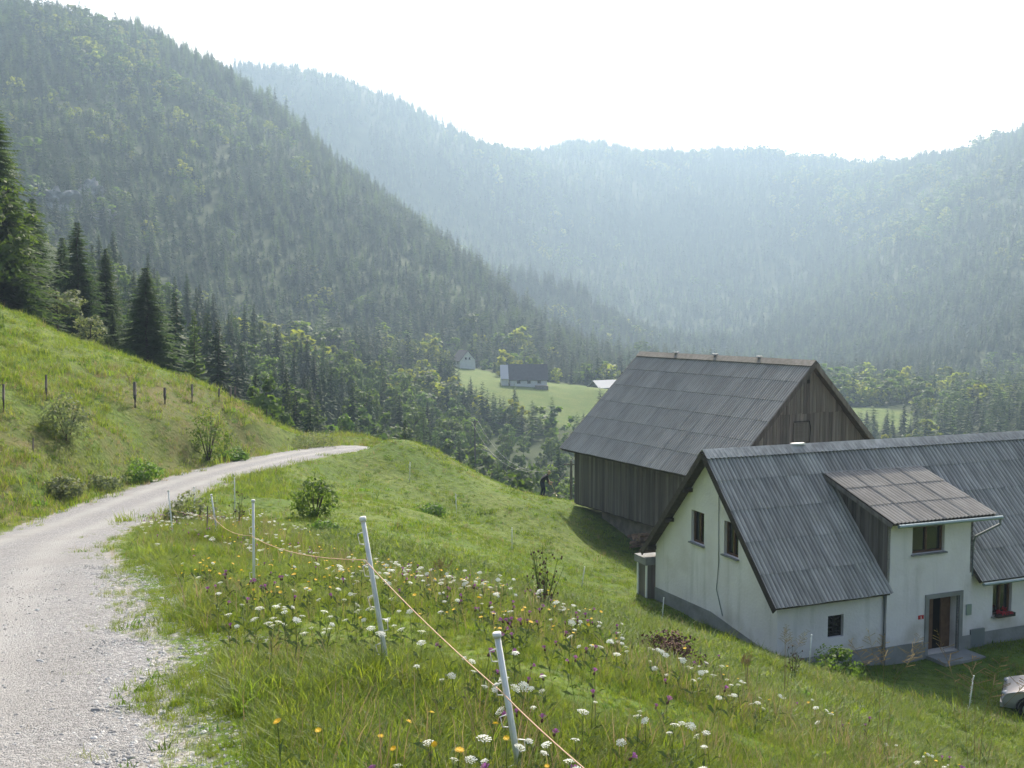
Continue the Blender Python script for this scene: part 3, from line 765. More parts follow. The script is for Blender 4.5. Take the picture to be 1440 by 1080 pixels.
# pale limestone outcrops showing through the forest
def on_slope(px, py, d0, d1):
    for d in np.arange(d0, d1, 3.0):
        x_, y_, z_ = P(px, py, d)
        if Hz(x_, y_) >= z_: return x_, y_, z_
    return None
ROCKS = [(70, 300, 13, 'tall pale limestone crag low on the left mountain'), (128, 282, 9, 'narrow limestone crag right of the tall pale crag'), (150, 318, 8, 'small limestone crag below the narrow one'), (640, 305, 16, 'broad limestone cliff on the spur of the left mountain'), (655, 325, 9, 'small limestone block under the broad cliff')]
for i, (px, py, sz, lb) in enumerate(ROCKS):
    hit = on_slope(px, py, 230, 1300)
    if hit is None: continue
    sz *= hit[1] / 600
    g = np.random.default_rng(300 + i); bm = bmesh.new(); bmesh.ops.create_icosphere(bm, subdivisions=4, radius=1)
    for v in bm.verts:
        c = v.co; k = 1 + .5*float(vnoise([c.x*3 + 9*i], [c.z*3 + c.y*2], .8, 50)[0]) + .25*float(vnoise([c.x*6 + i], [c.z*5 + c.y*5], .5, 51)[0])
        v.co = Vector((c.x*k*1.0, c.y*k*.6, c.z*k*.8))*sz
    me = bpy.data.meshes.new('rock_outcrop'); bm.to_mesh(me); bm.free(); me.materials.append(M['rock']); me.polygons.foreach_set("use_smooth", [False]*len(me.polygons))
    o = link(bpy.data.objects.new('rock_outcrop', me)); o.location = (hit[0], hit[1], hit[2] + sz*.35); tag(o, lb, 'rock')

# haze: one closed box of even, pale air round the whole place
hz = MB(); hz.box(-2700, 2700, -2700, 2700, -75, 560)
hm = bpy.data.materials.new('haze_air'); hm.use_nodes = True
hn = hm.node_tree.nodes; hn.remove(hn["Principled BSDF"])
pv = hn.new("ShaderNodeVolumePrincipled"); pv.inputs["Color"].default_value = (.56, .77, 1.0, 1)
pv.inputs["Density"].default_value = .00037; pv.inputs["Anisotropy"].default_value = .29
hm.node_tree.links.new(pv.outputs[0], hn["Material Output"].inputs["Volume"])
ho = hz.build('haze', hm); tag(ho, 'pale blue summer haze filling the valley', 'haze', kind='stuff')
# ------------------------------------------------------------------ roof sheets
_sheets = {}
def sheet_mesh(w, l, m, amp=.026, pitch=.177):
    key = (round(w, 3), round(l, 3), m.name)
    if key in _sheets: return _sheets[key]
    nw = max(3, round(w / pitch)); k = nw * 4
    x = np.linspace(0, w + .03, k + 1); z = amp * np.cos(np.linspace(0, nw * 2 * math.pi, k + 1))
    V = []; F = []
    for i in range(k + 1):
        V += [(x[i], 0, z[i] + .005), (x[i], l + .10, z[i]), (x[i], 0, z[i] - .007)]
    for i in range(k):
        a, b = 3*i, 3*(i+1)
        F += [(a, b, b+1, a+1), (a+2, b+2, b, a)]
    me = np_mesh('roof_sheet', V, F, m, smooth=False)
    _sheets[key] = me
    return me

def lay_sheets(parent, o, e1, e2, cols, rows, m, skip=None, lift=.05, jit=.006):
    """cols: list of (start, width) along e1, rows: list of (start, length) up e2"""
    o, e1, e2 = Vector(o), Vector(e1).normalized(), Vector(e2).normalized(); n = e1.cross(e2)
    for r0, rl in rows:
        for c0, cw in cols:
            if skip and skip(c0 + cw/2, r0 + rl/2): continue
            ob = link(bpy.data.objects.new('roof_sheet', sheet_mesh(cw, rl, m)), parent)
            p = o + e1 * c0 + e2 * (r0 + random.uniform(-jit, jit)*2) + n * (lift + .014 + random.uniform(0, jit))
            mt = Matrix((e1, e2, n)).transposed().to_4x4(); mt.translation = p
            ob.matrix_local = mt @ Matrix.Rotation(-.010, 4, 'X') @ Matrix.Rotation(random.uniform(-.003, .003), 4, 'Z')

def split(a, b, n): return [(a + (b-a)*i/n, (b-a)/n) for i in range(n)]

def window(parent, o, e1, n, w, h, frame=M['wood_brown'], bars=1, sill=True, name='window', cross=0, pane=M['glass']):
    """a recessed window at lower-left o; e1 along the wall, n outwards; parts frame, pane, sill below one window part"""
    o, e1, n = Vector(o), Vector(e1), Vector(n); up = Vector((0, 0, 1))
    q = lambda a, b, c: tuple(o + e1*a + up*b + n*c)
    f = MB()
    fw = .07
    for a0, a1, b0, b1 in ((0, fw, 0, h), (w-fw, w, 0, h), (fw, w-fw, 0, fw), (fw, w-fw, h-fw, h)):
        f.beam(q((a0+a1)/2, b0, -.16) if a1-a0 < b1-b0 else q(a0, (b0+b1)/2, -.16), q((a0+a1)/2, b1, -.16) if a1-a0 < b1-b0 else q(a1, (b0+b1)/2, -.16), fw, .07, up=tuple(n))
    for k in range(bars):
        a = w * (k+1) / (bars+1); f.beam(q(a, fw, -.155), q(a, h-fw, -.155), .075, .06, up=tuple(n))
    for k in range(cross):
        b = h * (k+1) / (cross+1); f.beam(q(fw, b, -.157), q(w-fw, b, -.157), .035, .04, up=tuple(n))
    fr = f.build(name, frame, parent)
    g = MB(); g.add([q(.03, .03, -.185), q(w-.03, .03, -.185), q(w-.03, h-.03, -.185), q(.03, h-.03, -.185)], [(0, 1, 2, 3)])
    g.build('pane', pane, fr)
    if sill:
        s = MB(); s.beam(q(-.06, -.03, .0), q(w+.06, -.03, .0), .22, .05, up=(0, 0, 1)); s.build('sill', M['plinth'], fr)
    return fr

# ------------------------------------------------------------------ the farmhouse
def build_house():
    hs = empty('farmhouse', (HX, HY, HZ), HA, 'white plastered farmhouse with corrugated grey roof, wide dormer and open door', 'house')
    LX, WY = 17.0, 8.1
    slope = lambda t: 3.02 + 1.047 * min(t, WY - t)
    ex, ez = Vector((1, 0, 0)), Vector((0, 0, 1))
    # front wall, left of the dormer and right of it
    R_ = lambda a0, a1, b0, b1: [(a0, b0), (a1, b0), (a1, b1), (a0, b1)]
    w = MB(); w.poly_wall(R_(-.004, 4.594, -1.2, 2.98), [R_(2.12, 2.80, 1.18, 1.96)], (0, 0, 0), ex, ez, (0, -1, 0), .38)
    w.build('front_wall', M['wall'], hs)
    w = MB(); w.poly_wall(R_(8.556, LX - .39, -1.2, 2.98), [R_(9.75, 10.72, 1.08, 2.28), R_(13.2, 14.2, 1.08, 2.28)], (0, 0, 0), ex, ez, (0, -1, 0), .38)
    w.build('front_wall', M['wall'], hs)
    w = MB(); w.poly_wall(R_(4.6, 8.55, -1.2, 5.18), [R_(5.70, 7.20, 3.82, 4.80), R_(6.52, 7.98, .08, 2.12)], (0, -.10, 0), ex, ez, (0, -1, 0), .42)
    w.build('dormer_wall', M['wall'], hs)
    # gable wall facing the pasture
    w = MB()
    outer = [(.006, -1.2), (WY - .006, -1.2), (WY - .006, 2.96), (WY/2, slope(WY/2) - .06), (.006, 2.96)]
    w.poly_wall(outer, [R_(2.30, 3.20, 3.63, 4.87), R_(4.52, 5.42, 3.63, 4.87)], (0, 0, 0), (0, 1, 0), ez, (-1, 0, 0), .38)
    w.build('gable_wall', M['wall'], hs)
    w = MB(); w.poly_wall(outer, [], (LX, 0, 0), (0, 1, 0), ez, (1, 0, 0), .38); w.build('gable_wall', M['wall'], hs)
    w = MB(); w.poly_wall(R_(0.38, LX - .38, -1.2, 2.98), [], (0, WY, 0), ex, ez, (0, 1, 0), .38); w.build('back_wall', M['wall'], hs)
    # grey plinth, a little proud
    p = MB()
    p.box(-.03, 4.595, -.03, .02, -1.2, .62); p.box(4.57, 6.36, -.135, -.09, -1.2, .58); p.box(8.14, 8.58, -.135, -.09, -1.2, .55); p.box(8.585, LX, -.03, .02, -1.2, .55)
    p.build('plinth', M['plinth'], hs)
    p = MB(); p.poly_wall([(-.03, -1.2), (WY, -1.2), (WY, 1.15), (4, 1.25), (0, .75)], [], (-.03, 0, 0), (0, 1, 0), ez, (-1, 0, 0), .06); p.build('plinth', M['plinth'], hs)
    # windows
    window(hs, (2.30+.9, 0, 0) and (0, 2.30, 3.63), (0, 1, 0), (-1, 0, 0), .90, 1.24, bars=1)
    window(hs, (0, 4.52, 3.63), (0, 1, 0), (-1, 0, 0), .90, 1.24, bars=1)
    window(hs, (2.12, 0, 1.18), (1, 0, 0), (0, -1, 0), .68, .78, frame=M['dark'], bars=1, cross=4, sill=False)
    window(hs, (5.70, -.10, 3.82), (1, 0, 0), (0, -1, 0), 1.50, .98, bars=1)
    wr = window(hs, (9.75, 0, 1.08), (1, 0, 0), (0, -1, 0), .97, 1.20, bars=1, frame=M['wood_brown'])
    window(hs, (13.2, 0, 1.08), (1, 0, 0), (0, -1, 0), 1.0, 1.20, bars=1)
    # geraniums in a box on the sill
    V, F = leafy_crown(.5, .42, 14, 14, .045, 5, base=.1)
    V = V * np.array([1.0, .35, .8]) + np.array([10.23, -.14, 1.02])
    fb = MB(); fb.box(9.80, 10.67, -.24, -.06, 1.06, 1.20); fb.build('flower_box', M['wood_dark'], wr)
    link(bpy.data.objects.new('geraniums', np_mesh('geraniums', V, F, M['geranium'])), wr)
    # door: grey stone surround, dark hallway, half-open brown leaves
    d = MB()
    d.box(6.36, 6.52, -.15, .02, -.05, 2.28); d.box(7.98, 8.14, -.15, .02, -.05, 2.28); d.box(6.52, 7.98, -.15, .02, 2.12, 2.28)
    df = d.build('door', M['plinth'], hs)
    k = MB()
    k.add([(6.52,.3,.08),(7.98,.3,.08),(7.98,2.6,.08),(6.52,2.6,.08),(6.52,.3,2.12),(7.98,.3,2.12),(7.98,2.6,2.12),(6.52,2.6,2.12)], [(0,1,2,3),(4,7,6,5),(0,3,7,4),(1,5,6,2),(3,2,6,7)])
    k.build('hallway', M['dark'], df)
    k = MB(); k.beam((6.56, .0, .10), (6.56, .0, 2.10), .08, .10); k.beam((6.86, .30, .10), (6.86, .30, 2.1), .06, .52, up=(1, 0, 0))
    k.build('door_leaf', M['wood_brown'], df)
    k = MB(); k.beam((7.93, .0, .10), (7.93, .0, 2.10), .08, .10); k.beam((7.80, .32, .10), (7.80, .32, 2.1), .05, .55, up=(1, 0, 0)); k.build('door_leaf', M['wood_brown'], df)
    k = MB(); k.box(6.45, 8.35, -1.05, -.13, -.6, .06); k.build('doorstep', M['plinth'], hs)
    # number plate, grey meter box and a board on the wall
    k = MB(); k.box(6.06, 6.30, -.125, -.10, 1.42, 1.56); npl = k.build('number_plate', M['red'], hs); npl["label"] = 'small red enamel house number plate'
    k = MB(); k.box(6.165, 6.185, -.129, -.125, 1.45, 1.53); k.box(6.145, 6.165, -.129, -.125, 1.50, 1.515); k.box(6.145, 6.205, -.129, -.125, 1.44, 1.45); k.build('numeral', M['white'], npl)
    k = MB(); k.box(8.32, 8.56, -.15, -.10, 1.32, 1.72); k.build('meter_box', M['metal'], hs)
    k = MB(); k.box(8.62, 9.3, -.10, -.02, .02, .72); k.build('leaning_board', M['pipe'], hs)
    # downpipe at the dormer corner, cable on the gable
    k = MB(); k.tube([(4.53, -.06, 2.75), (4.53, -.06, .35), (4.50, -.09, -.4)], .05, 8); k.build('downpipe', M['pipe'], hs)
    k = MB(); k.tube([(-.02, 3.55, 6.0), (-.02, 3.5, 3.2), (-.02, 3.62, 2.2), (-.02, 3.2, 1.3)], .018, 5); k.build('cable', M['pipe'], hs)
    # roof: boarding with rafters' undersides, then the sheets
    OV = .41
    rf = MB()
    th = .10
    def slab(x0, x1, t0, t1, back):
        def pt(x, t, dz):
            z = 3.02 + 1.047 * t + dz
            return (x, (WY - t) if back else t, z)
        v = [pt(x0,t0,0),pt(x1,t0,0),pt(x1,t1,0),pt(x0,t1,0),pt(x0,t0,-th),pt(x1,t0,-th),pt(x1,t1,-th),pt(x0,t1,-th)]
        rf.add(v, [(0,1,2,3),(7,6,5,4),(0,4,5,1),(1,5,6,2),(2,6,7,3),(3,7,4,0)])
    slab(-OV, 4.50, -.36, 4.05, False); slab(4.50, 8.66, 3.0, 4.05, False); slab(8.66, LX + OV, -.36, 4.05, False); slab(-OV, LX + OV, -.42, 4.05, True)
    ro = rf.build('roof', M['wood_dark'], hs)
    e2 = Vector((0, 4.45, 4.66)).normalized()
    rows = [(i*1.288, 1.288) for i in range(5)]
    base_o = Vector((0, -.42, 2.58))
    lay_sheets(ro, base_o, ex, e2, split(-OV - .03, 4.52, 5), rows, M['sheet_grey'])
    lay_sheets(ro, base_o, ex, e2, split(4.55, 8.63, 4), rows[4:], M['sheet_grey'])
    lay_sheets(ro, base_o, ex, e2, split(8.66, LX + OV, 9), rows, M['sheet_grey'])
    e2b = Vector((0, -4.45, 4.66)).normalized()
    lay_sheets(ro, (LX + OV, WY + .42, 2.58), (-1, 0, 0), e2b, split(0, LX + 2*OV, 17), rows, M['sheet_grey'])
    for a, wd in split(-OV - .05, LX + OV, 12):       # angled ridge pieces with a fluted skirt
        k = MB()
        n_ = 24
        for sgn in (-1, 1):
            b = len(k.v)
            for i in range(n_ + 1):
                x = a + wd * i / n_ + .02; zz = .022 * math.cos(i / n_ * 2 * math.pi * 8)
                k.v += [(x, 4.05, 7.40), (x, 4.05 + sgn*.34, 7.40 - .31 + zz)]
            for i in range(n_):
                f = (b+2*i, b+2*i+2, b+2*i+3, b+2*i+1); k.f.append(f if sgn < 0 else f[::-1]); k.m.append(0)
        k.build('ridge_cap', M['sheet_grey'], ro)
    k = MB(); k.box(3.6, 4.15, 3.95, 4.15, 7.36, 7.425); rp = k.build('ridge_patch', M['white'], ro); rp["label"] = 'short bright white patch on the ridge'
    for t0, t1, bk in ((-.42, 4.05, 0), (WY + .42, 4.05, 1)):  # bargeboards
        k = MB(); z0 = 3.02 - 1.047*.42 - .06; k.beam((-OV - .03, t0, z0), (-OV - .03, t1, 7.22), .045, .22, up=(0, 0, 1)); k.build('bargeboard', M['wood_dark'], ro)
    for t in (.0, 1.35, 2.7, 5.4, 6.75, 8.1):          # purlin ends under the overhang
        z = slope(t) - .22; k = MB(); k.beam((-OV + .02, t, z), (.1, t, z), .12, .14); k.build('purlin', M['wood_dark'], ro)
    k = MB(); k.tube([(8.72, -.50, 2.52), (LX + OV, -.50, 2.50)], .065, 8); k.build('gutter', M['metal'], ro)
    # dormer: shallow roof, dark boarded cheeks, gutter and swan-neck pipe
    DX0, DX1 = 4.36, 9.05
    k = MB()
    e2d = Vector((0, 3.71, 1.23)).normalized()
    def dp(x, t, dz): return (x, t, 5.10 + (t + .55) * .3315 + dz)
    v = [dp(DX0,-.5,0),dp(DX1,-.5,0),dp(DX1,3.12,0),dp(DX0,3.12,0),dp(DX0,-.5,-.09),dp(DX1,-.5,-.09),dp(DX1,3.12,-.09),dp(DX0,3.12,-.09)]
    k.add(v, [(0,1,2,3),(7,6,5,4),(0,4,5,1),(1,5,6,2),(2,6,7,3),(3,7,4,0)])
    dr = k.build('dormer_roof', M['wood_dark'], hs)
    lay_sheets(dr, (0, -.60, 5.09), ex, e2d, split(DX0 - .05, DX1 + .02, 4), split(0, 3.93, 3), M['sheet_warm'], lift=.04)
    for x in (DX0 - .03, DX1 + .03):
        k = MB(); k.beam(dp(x, -.56, -.06), dp(x, 3.1, -.06), .04, .16); k.build('bargeboard', M['wood_gable'], dr)
    k = MB(); k.tube([(DX0 + .15, -.68, 5.03), (DX1 + .28, -.68, 5.00)], .07, 8); k.build('gutter', M['metal'], dr)
    k = MB(); k.tube([(DX1 + .2, -.68, 4.95), (DX1 + .2, -.66, 4.75), (8.64, -.16, 4.25), (8.62, -.06, 4.0), (8.62, -.06, 2.75)], .045, 8); k.build('downpipe', M['pipe'], dr)
    for x0, sg in ((4.60, -1), (8.55, 1)):
        ck = MB(); tt = np.linspace(.02, 3.05, 2)
        ck.poly_wall([(-.1, 2.9), (3.1, 6.2), (-.1, 5.18)], [], (x0, 0, 0), (0, 1, 0), ez, (sg, 0, 0), .1)
        cp = ck.build('dormer_cheek', M['wood_dark'], hs)
        nb = 13
        for i in range(nb):
            t = -.08 + 3.0 * i / nb; t2 = t + 3.0/nb - .012
            zl = 3.02 + 1.047*t + .02; zu = 5.10 + (t + .55)*.3315 - .09; zl2 = 3.02 + 1.047*t2 + .02; zu2 = 5.10 + (t2 + .55)*.3315 - .09
            if zu - zl < .05: continue
            b = MB(); x1 = x0 + sg*.03; x2 = x0 + sg*.004
            b.add([(x1,t,zl),(x1,t2,zl2),(x1,t2,zu2),(x1,t,zu),(x2,t,zl),(x2,t2,zl2),(x2,t2,zu2),(x2,t,zu)], [(0,1,2,3),(7,6,5,4),(0,4,5,1),(1,5,6,2),(2,6,7,3),(3,7,4,0)])
            b.build('board', M['wood_old'], cp)
build_house()

# ------------------------------------------------------------------ the barn
def build_barn():
    br = empty('barn', (BX, BY, BZ), BA, 'big weathered wooden barn with grey sheet roof on a stone base', 'barn')
    W, L_ = 12.0, 14.9
    E, RZ = 5.9, 11.6
    zr = lambda x: E + (RZ - E) * (1 - abs(x - 6) / 6)
    ez = Vector((0, 0, 1))
    # stone base and floor
    k = MB(); k.box(1.25, 10.8, .9, 12.2, -1.6, 2.45); k.build('stone_base', M['stone'], br)
    k = MB(); k.box(.75, 11.25, .55, 14.35, 2.45, 2.62); k.build('floor_beams', M['wood_dark'], br)
    for x in (3.0, 9.0):
        k = MB(); k.box(x - .12, x + .12, 13.6, 13.84, -1.0, 2.45); k.build('prop', M['wood_dark'], br)
    # walls of vertical boards on a dark frame
    def boards(wall, o, e1, n, length, zlo, ztop, m, w0=.23):
        o, e1, n = Vector(o), Vector(e1), Vector(n); a = 0
        while a < length - .05:
            wd = min(random.uniform(.8, 1.2) * w0, length - a); b = a + wd - .012
            pr = random.uniform(.018, .034)
            z0 = zlo - random.uniform(0, .05)
            q = [o + e1*a + ez*z0, o + e1*b + ez*z0, o + e1*b + ez*ztop(b), o + e1*a + ez*ztop(a)]
            if ztop(a) - z0 > .05 or ztop(b) - z0 > .05:
                mb = MB(); mb.add([p + n*pr for p in q] + [p + n*.002 for p in q], [(0,1,2,3),(7,6,5,4),(0,4,5,1),(1,5,6,2),(2,6,7,3),(3,7,4,0)])
                mb.build('board', m, wall)
            a += wd
    x0, x1, y0, y1 = .7, 11.3, .5, 14.4
    for xx, sg in ((x0, -1), (x1, 1)):
        k = MB(); k.box(min(xx, xx - sg*.12), max(xx, xx - sg*.12), y0 + .13, y1 - .13, 2.62, zr(xx) - .12); wl_ = k.build('side_wall', M['wood_dark'], br)
        boards(wl_, (xx, y0, 0), (0, 1, 0), (sg, 0, 0), y1 - y0, 2.55, lambda a: zr(x0) - .10, M['wood_old'])
    for yy, sg in ((y0, -1), (y1, 1)):
        k = MB(); k.poly_wall([(x0, 2.62), (x1, 2.62), (x1, zr(x1) - .12), (6, RZ - .15), (x0, zr(x0) - .12)], [], (0, yy, 0), (1, 0, 0), ez, (0, sg, 0), .12)
        gw = k.build('gable_wall', M['wood_dark'], br)
        zm = 9.15
        boards(gw, (x0, yy, 0), (1, 0, 0), (0, sg, 0), x1 - x0, 2.55, lambda a: min(zm, zr(x0 + a) - .12), M['wood_gable'])
        xa = 6 - (RZ - zm) / (RZ - E) * 6 + .1
        boards(gw, (xa, yy + sg*.07, 0), (1, 0, 0), (0, sg, 0), 12 - 2*xa, zm - .12, lambda a: zr(xa + a) - .14, M['wood_gable'])
        k = MB(); k.box(xa - .1, 12.1 - xa, min(yy + sg*.03, yy + sg*.068), max(yy + sg*.03, yy + sg*.068), zm - .12, zm + .06); k.build('beam', M['wood_dark'], gw)
        if sg < 0:
            k = MB()
            for i in range(5): k.box(5.0, 6.05, yy - .075, yy - .045, 7.55 + i*.2, 7.74 + i*.2)
            k.build('hatch', M['wood_gable'], gw)
            k = MB(); k.tube([(6.10, yy - .09, 8.6), (6.2, yy - .09, 8.2), (6.12, yy - .09, 7.5)], .025, 5); k.tube([(5.0, yy - .09, 8.6), (6.1, yy - .09, 8.6)], .02, 5); k.build('hatch_strap', M['dark'], gw)
            k = MB(); k.box(5.88, 6.05, yy - .115, yy - .10, 10.55, 10.75); k.build('owl_hole', M['dark'], gw)
    # roof
    k = MB()
    for sg in (-1, 1):
        X = lambda x: 6 + sg * (6 - x)
        v = [(X(.05), .04, E - .02), (X(.05), L_ - .04, E - .02), (X(6), L_ - .04, RZ - .0), (X(6), .04, RZ - .0)]
        v = v + [(a, b, c - .12) for a, b, c in v]
        k.add(v, [(0,1,2,3),(7,6,5,4),(0,4,5,1),(1,5,6,2),(2,6,7,3),(3,7,4,0)])
    ro = k.build('roof', M['wood_dark'], br)
    sl = math.hypot(6, RZ - E)
    rows = split(-.06, sl - .02, 6)
    lay_sheets(ro, (0, L_, E), (0, -1, 0), (6, 0, RZ - E), split(0, L_, 15), rows, M['sheet_barn'], lift=.045)
    lay_sheets(ro, (W, 0, E), (0, 1, 0), (-6, 0, RZ - E), split(0, L_, 15), rows, M['sheet_barn'], lift=.045)
    for a, wd in split(-.05, L_ + .05, 11):
        c = MB(); c.add([(6, a, RZ + .17), (6, a + wd, RZ + .17), (5.68, a + wd, RZ - .12), (5.68, a, RZ - .12), (6.32, a + wd, RZ - .12), (6.32, a, RZ - .12)], [(0, 3, 2, 1), (0, 1, 4, 5)])
        c.build('ridge_cap', M['ridge'], ro)
    for y in (4.0, 7.6, 11.2):
        c = MB(); c.box(5.80, 6.20, y, y + .18, RZ + .16, RZ + .24); c.build('ridge_clip', M['tin'], ro)
    for sg in (-1, 1):
        X = lambda x: 6 + sg * (6 - x)
        for yy in (-.03, L_ + .03):
            c = MB(); c.beam((X(0), yy, E - .06), (X(6), yy, RZ - .03), .05, .24); c.build('bargeboard', M['wood_gable'], ro)
    # firewood and brush stacked against the base
    fw = empty('firewood_stack', (BX, BY, BZ), BA, 'rough stack of split firewood against the stone base of the barn', 'firewood')
    for i in range(95):
        y = random.uniform(2.5, 8.6); lay = random.randrange(0, 6); z = Hz(*(Matrix.Rotation(BA, 3, 'Z') @ Vector((.9, y, 0)) + Vector((BX, BY, 0))).to_2d()) - BZ + .08 + lay*.2
        r = random.uniform(.06, .11); xx = 1.22 - random.uniform(.0, .1)
        c = MB(); c.tube([(xx, y, z), (xx - random.uniform(.55, .9), y + random.uniform(-.12, .12), z + random.uniform(-.05, .08))], r, 6)
        c.build('log', M['log_end'], fw)
build_barn()

# little wooden hutch at the corner of the house
def build_hutch():
    h = empty('wooden_hutch', (HX, HY, HZ), HA, 'small grey wooden hutch with pale lid at the back corner of the farmhouse', 'hutch')
    k = MB(); k.box(-.28, .45, 8.24, 9.0, -.6, 2.05); k.build('box', M['wood_gable'], h)
    k = MB(); k.box(-.42, .5, 8.18, 9.15, 2.05, 2.35); k.build('lid', M['plinth'], h)
    for y in (8.26, 8.97):
        k = MB(); k.box(-.33, -.27, y, y + .1, -.6, 2.04); k.build('corner_post', M['white'], h)
build_hutch()

# ------------------------------------------------------------------ far farms
def far_house(name, x, y, rz, L_, W, hw, hr, label, annex=False, wall=M['plaster'], roof=M['far_roof'], lower=None, nwin=3, zoff=0):
    z = Hz(x, y) - .3 + zoff
    e = empty(name, (x, y, z), rz, label, 'house')
    k = MB()
    k.box(-L_/2, L_/2, -W/2, W/2, -2, hw); k.add([(-L_/2, -W/2, hw), (-L_/2, W/2, hw), (-L_/2, 0, hw+hr-.1), (L_/2, -W/2, hw), (L_/2, W/2, hw), (L_/2, 0, hw+hr-.1)], [(0, 1, 2), (3, 5, 4)])
    k.build('wall', wall, e)
    k = MB(); o = .5
    for s in (-1, 1):
        v = [(-L_/2-o, s*(W/2+o), hw-o*hr/(W/2)), (L_/2+o, s*(W/2+o), hw-o*hr/(W/2)), (L_/2+o, 0, hw+hr), (-L_/2-o, 0, hw+hr)]
        v += [(a, b, c+.2) for a, b, c in v]
        k.add(v, [(0,1,2,3),(7,6,5,4),(0,4,5,1),(1,5,6,2),(2,6,7,3),(3,7,4,0)])
    r = k.build('roof', roof, e)
    for i in range(nwin):
        a = -L_/2 + L_*(i+.7)/(nwin+.6)
        k = MB(); k.box(a, a+.9, -W/2-.04, -W/2-.005, hw-1.55, hw-.5); wn_ = k.build('window', M['glass'], e)
        f = MB(); f.box(a-.1, a, -W/2-.06, -W/2-.006, hw-1.65, hw-.4); f.box(a+.9, a+1.0, -W/2-.06, -W/2-.006, hw-1.65, hw-.4); f.build('frame', M['wood_brown'], wn_)
    for s in (-1, 1):
        for b in (-1.2, .4):
            k = MB(); xx = s*(L_/2+.03); k.box(min(xx, xx-s*.02), max(xx, xx-s*.02), b, b+.8, hw+.2, hw+1.2); k.build('window', M['glass'], e)
    return e
fx, fy, fz = P(742, 541, 340)
e = far_house('farmhouse', fx, fy, .06, 12.5, 8.5, 2.6, 4.6, 'distant white farmhouse with long dark roof and pale tin lean-to', nwin=3)
k = MB(); k.box(-9.2, -6.8, -4.2, 3.5, -2, 2.9); k.build('annex_wall', M['plaster'], e)
k = MB(); k.add([(-9.5, -4.9, 2.5), (-6.76, -4.9, 2.5), (-6.76, 0, 7.0), (-9.5, 0, 7.0), (-9.5, -4.9, 2.7), (-6.76, -4.9, 2.7), (-6.76, 0, 7.2), (-9.5, 0, 7.2)], [(0,1,2,3),(7,6,5,4),(0,4,5,1),(1,5,6,2),(2,6,7,3),(3,7,4,0)]); k.build('tin_roof', M['tin'], e)
k = MB(); k.box(2.2, 6.4, -7.5, -4.26, -2, .5); k.build('stone_terrace', M['stone'], e)
fx, fy, fz = P(652, 513, 400)
far_house('cottage', fx, fy, -1.15, 9, 6.5, 3.2, 3.8, 'distant white cottage with dark gable roof among the trees', nwin=2)
fx, fy, fz = P(850, 546, 352)
far_house('shed', fx, fy, .5, 9, 7, 1.6, 2.2, 'distant low shed with pale roof on the sunny far meadow', roof=M['tin'], wall=M['wood_gable'], nwin=0, zoff=-.6)
# ------------------------------------------------------------------ fences
def post_meshes():
    s = MB(); s.tube([(0, 0, -.22), (0, 0, .5), (0, 0, 1.02)], [.0185, .0175, .017], 8)
    s.beam((0, .004, -.2), (0, .004, 1.0), .048, .012, up=(1, 0, 0))
    c = MB(); c.tube([(0, 0, 1.015), (0, 0, 1.045)], [.025, .024], 10)
    l = MB(); l.tube([(-.02, 0, -.04), (-.05, 0, -.034), (-.054, 0, .034), (-.02, 0, .042)], .0045, 5)
    f = MB(); f.box(-.07, .02, -.006, .006, .02, .03); f.beam((-.065, 0, .025), (-.065, 0, .0), .02, .012)
    return s.mesh('shaft', M['post_white'], True), c.mesh('cap', M['post_white'], True), l.mesh('lug', M['post_white'], True)
PS, PC, PL = post_meshes()
wire_pts = []
def white_post(px, top, base, d, lean_px, label, group=None, h=1.03, wire=None):
    x, y, z = P(px + lean_px, base, d)
    z = Hz(x, y)
    e = empty('fence_post', (x, y, z), 0, label, 'fence post', group)
    e.rotation_euler = (random.uniform(-.05, .05), math.atan2(-lean_px, base - top), 0)
    sc = h / 1.03; e.scale = (1.0, 1.0, sc)
    link(bpy.data.objects.new('shaft', PS), e); link(bpy.data.objects.new('cap', PC), e)
    for i, zz in enumerate((.90, .68, .47, .30, .14)):
        o = link(bpy.data.objects.new('lug', PL), e); o.location = (0, 0, zz); o.rotation_euler = (0, 0, 0 if i != 3 else math.pi)
    if wire:
        m_ = Matrix.LocRotScale(e.location, e.rotation_euler, e.scale)
        wire_pts.append(m_ @ Vector((-.03, -.02, wire)))
    return e
def top_h(px, top, base, d, lean=0):
    """height a post needs so that it reaches its surveyed top from the real ground"""
    x, y, _ = P(px + lean, base, d); return max(.6, min(1.35, P(px, top, d)[2] - Hz(x, y)))
near_posts = [
    (690, 890, 1172, 5.2, 45, 'white plastic fence post with lugs where the orange wire leaves the meadow', .68),
    (512, 728, 940, 6.9, 33, 'leaning white plastic post with the orange wire tied near its top', .76),
    (357, 705, 820, 12.8, 0, 'upright white plastic post among the white umbel flowers', .62),
    (298, 695, 765, 21, 8, 'leaning white post with a dark stick beside it at the road edge', .5),
    (238, 690, 752, 23, 5, 'white post standing closest to the gravel road edge', .6),
    (274, 685, 718, 30, 0, 'small white post in the tall weeds by the road', None),
    (330, 672, 705, 33, 0, 'small white post in the verge beside the road bend', None)]
for px, tp, bs, d, ln, lb, wr in near_posts:
    white_post(px, tp, bs, d, ln, lb, None, h=top_h(px, tp, bs, d, ln), wire=wr)
grp = 'white posts across the lower pasture'
